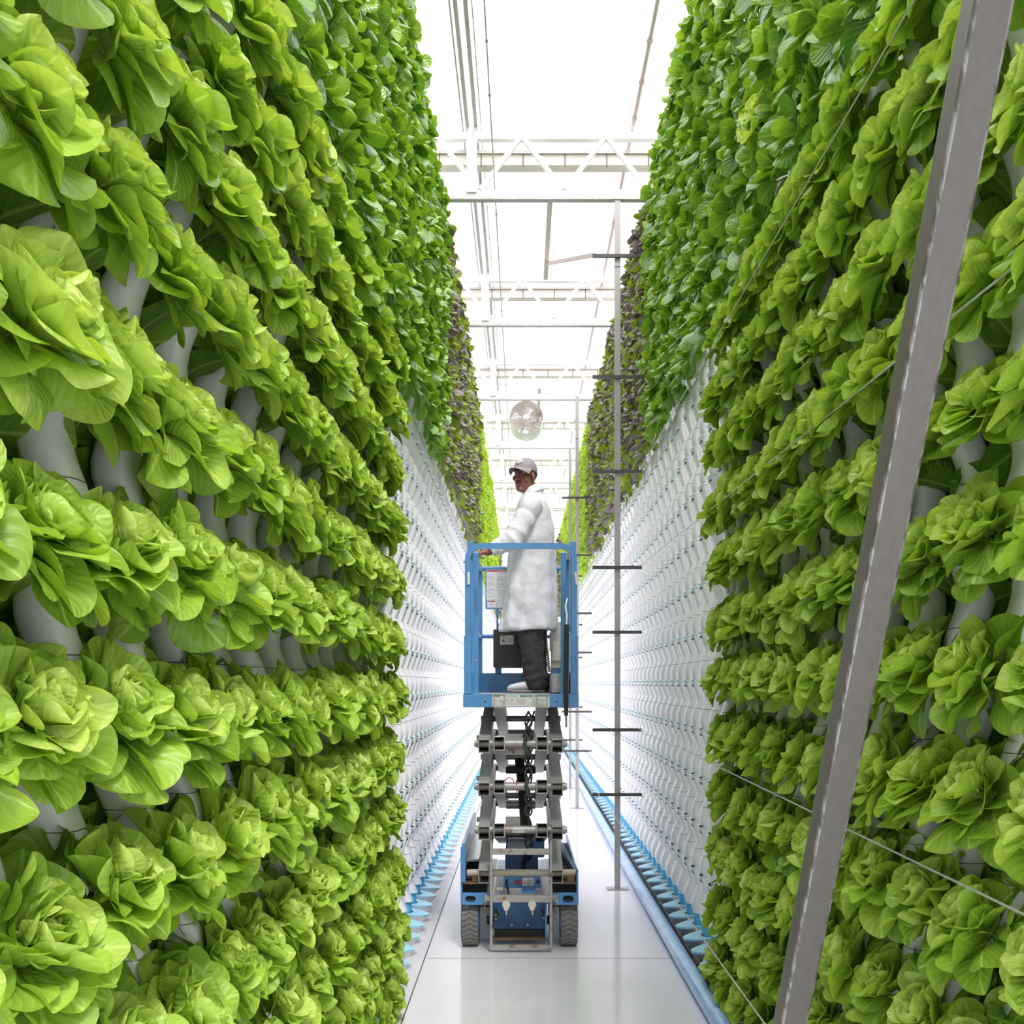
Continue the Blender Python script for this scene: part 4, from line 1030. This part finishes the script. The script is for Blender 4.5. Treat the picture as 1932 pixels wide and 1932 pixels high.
br.add(vs, fs, 0, True); bro = br.build('brim', 'cap', cap); bro.location = (0, 0, 0)
lg = MB(); rings = []
for k in range(5):
    rr = k/4; rings.append([hp(-0.010 + 0.1085*math.cos((0.33*rr*math.cos(2*PI*j/20)))*math.cos(0.62+0.26*rr*math.sin(2*PI*j/20))**0.75, 0.088*math.sin(0.33*rr*math.cos(2*PI*j/20)), 0.042 + 0.098*math.sin(0.62+0.26*rr*math.sin(2*PI*j/20))**0.95) + f_*0.002 for j in range(20)])
lg.loft(rings[1:], 0, caps=False); lg.add(rings[1], [tuple(range(20))]); lgo = lg.build('badge', 'badge', cap); lgo.location = (0, 0, 0)
# lab coat
co = MB(); rings = []; nn = 40
CR = ((921, 991, 1019, 0.075, 0), (930, 987, 1022, 0.085, 0), (940, 982, 1027, 0.14, 0), (950, 977, 1032, 0.195, 0), (965, 972, 1038, 0.212, 0), (1000, 966, 1045, 0.205, 0.2), (1040, 960, 1048, 0.19, 0.5), (1080, 957, 1049, 0.19, 0.8), (1120, 953, 1051, 0.20, 1), (1155, 949, 1052, 0.205, 1.1), (1184, 944, 1053, 0.21, 1.2), (1189, 945, 1052, 0.205, 1.2))
def crow(i, u):
    a_, b_ = CR[i], CR[min(i+1, len(CR)-1)]
    return [a_[q]*(1-u)+b_[q]*u for q in range(5)]
for i in range(len(CR)-1):
    m_ = max(1, int((CR[i+1][0]-CR[i][0])/5))
    for k in range(m_ + (1 if i == len(CR)-2 else 0)):
        py, xl, xr, ry, fo = crow(i, k/m_); a_, b_ = at(xl, py), at(xr, py); c_ = (a_+b_)/2; rx = (b_.x-a_.x)/2
        ring = []
        for j in range(nn):
            an = 2*PI*j/nn
            w = 1 + fo*(0.030*math.sin(5*an+0.6*math.sin(py*0.03)) + 0.018*math.sin(9*an+py*0.02)) + 0.010*math.sin(py*0.11+3*an) + 0.085*fo*noise.noise(Vector((2.6*math.cos(an), 2.6*math.sin(an), py*0.012))) + 0.05*fo*noise.noise(Vector((6*math.cos(an), 6*math.sin(an), py*0.02)))
            tilt = 0.010*math.cos(an-0.6)*(py > 1150)
            ring.append(c_ + Vector((rx*w*math.cos(an), ry*w*math.sin(an), tilt + (0.05*max(0, math.cos(an)) if py < 935 else 0))))
        rings.append(ring)
co.loft(rings)
def sleeve(S, E, Wr, r0, r1, r2):
    P_, R_ = [], []
    for i, (a_, b_, ra, rb) in enumerate(((S, E, r0, r1), (E, Wr, r1, r2))):
        for k in range(12):
            u = k/12; p = a_.lerp(b_, u)
            P_.append(p); R_.append((ra*(1-u)+rb*u)*(1 + 0.055*math.sin(k*1.6+i*2) + 0.02*math.sin(k*3.7)))
    P_.append(Wr); R_.append(r2)
    co.tube(P_, 0, 22, rads=R_); co.ball(P_[0], R_[0], 18, 10)
sleeve(SHL, ELL, ELL.lerp(WRL, 0.86), 0.088, 0.080, 0.052); sleeve(SHR, ELR, ELR.lerp(WRR, 0.86), 0.086, 0.070, 0.05)
coat = wear(co, 'lab_coat', 'coat', 0.007, 3)
def crease(o, size, strength, name):
    tx_ = bpy.data.textures.new(name, 'CLOUDS'); tx_.noise_scale = size; tx_.noise_depth = 2
    d_ = o.modifiers.new('creases', 'DISPLACE'); d_.texture = tx_; d_.strength = strength; d_.mid_level = 0.5; d_.texture_coords = 'LOCAL'
crease(coat, 0.13, 0.024, 'coat_creases')
cl = MB()                                                           # turned-down collar
cr = []
for k in range(5):
    t = k/4; rr = 0.060 + 0.018*t; zz = 0.012*math.sin(PI*min(1, t*1.3)) - 0.042*t
    c_ = at(1004, 922) + Vector((0.006*t, 0, 0))
    cr.append([c_ + Vector((rr*math.cos(a_)*1.05, rr*math.sin(a_)*1.25, zz + 0.040*math.cos(a_) - 0.012)) for a_ in [-2.5 + 5.0*j/24 for j in range(25)]])
vs = [p for r_ in cr for p in r_]; fs = [(i*25+j, i*25+j+1, (i+1)*25+j+1, (i+1)*25+j) for i in range(4) for j in range(24)]
cl.add(vs, fs, 0, True); clo = cl.build('collar', 'coat', coat); clo.location = (0, 0, 0)
so = clo.modifiers.new('thick', 'SOLIDIFY'); so.thickness = 0.005
# trousers and shoes
for yo, xo in LEGS:
    tr = MB(); rings = []
    TRR = ((1130, 980, 1026, 0.080), (1150, 978, 1025, 0.080), (1190, 975, 1026, 0.082), (1230, 983, 1025, 0.085), (1262, 987, 1026, 0.080), (1272, 986, 1029, 0.086), (1280, 987, 1032, 0.088), (1288, 989, 1031, 0.082), (1302, 996, 1031, 0.076))
    for i in range(len(TRR)-1):
        for k in range(7):
            q = [TRR[i][c]*(1-k/7)+TRR[i+1][c]*k/7 for c in range(4)]; a_, b_ = at(q[1]+xo, q[0]), at(q[2]+xo, q[0]); c_ = (a_+b_)/2 + Vector((0, yo, 0)); rx = (b_.x-a_.x)/2
            fd = 0.055 if q[0] > 1255 else 0.028
            rings.append([c_ + Vector((rx*(1+fd*math.sin(q[0]*0.42+2*math.sin(2*PI*j/28)))*math.cos(2*PI*j/28), q[3]*(1+fd*math.sin(q[0]*0.36+3*math.cos(2*PI*j/28)))*math.sin(2*PI*j/28), 0.008*math.sin(2*2*PI*j/28+q[0]*0.1))) for j in range(28)])
    tr.loft(rings); crease(wear(tr, 'trouser_leg', 'trouser', 0.007, 2), 0.07, 0.024, 'trouser_creases')
    z0 = 1.652; hx = at(1027+xo, 1300).x; y0 = YP+yo
    def shoe_ring(u, lift_, hgt, wid):
        xx = hx - 0.285*u; return [(xx + 0, y0 + wid*math.cos(2*PI*j/16), z0 + lift_ + max(0, hgt*0.5 + hgt*0.5*math.sin(2*PI*j/16))) for j in range(16)]
    shb = MB().loft([shoe_ring(u, 0.018, hg, wd) for u, hg, wd in ((0.0, 0.035, 0.020), (0.03, 0.07, 0.034), (0.15, 0.085, 0.038), (0.38, 0.088, 0.040), (0.58, 0.066, 0.046), (0.80, 0.052, 0.048), (0.93, 0.042, 0.038), (0.985, 0.026, 0.022), (1.0, 0.012, 0.010))])
    s_o = wear(shb, 'shoe', 'shoe')
    sl = MB().loft([[(hx - 0.285*u + 0.0, y0 + wd*math.cos(2*PI*j/16)*1.0, z0 + (0.0 if math.sin(2*PI*j/16) < 0 else 0.022) + (0.006*(u > 0.9))) for j in range(16)] for u, wd in ((-0.005, 0.022), (0.03, 0.036), (0.3, 0.040), (0.6, 0.047), (0.82, 0.050), (0.95, 0.038), (1.005, 0.014))]).build('sole', 'sole', s_o)
    sl.location = (0, 0, 0)
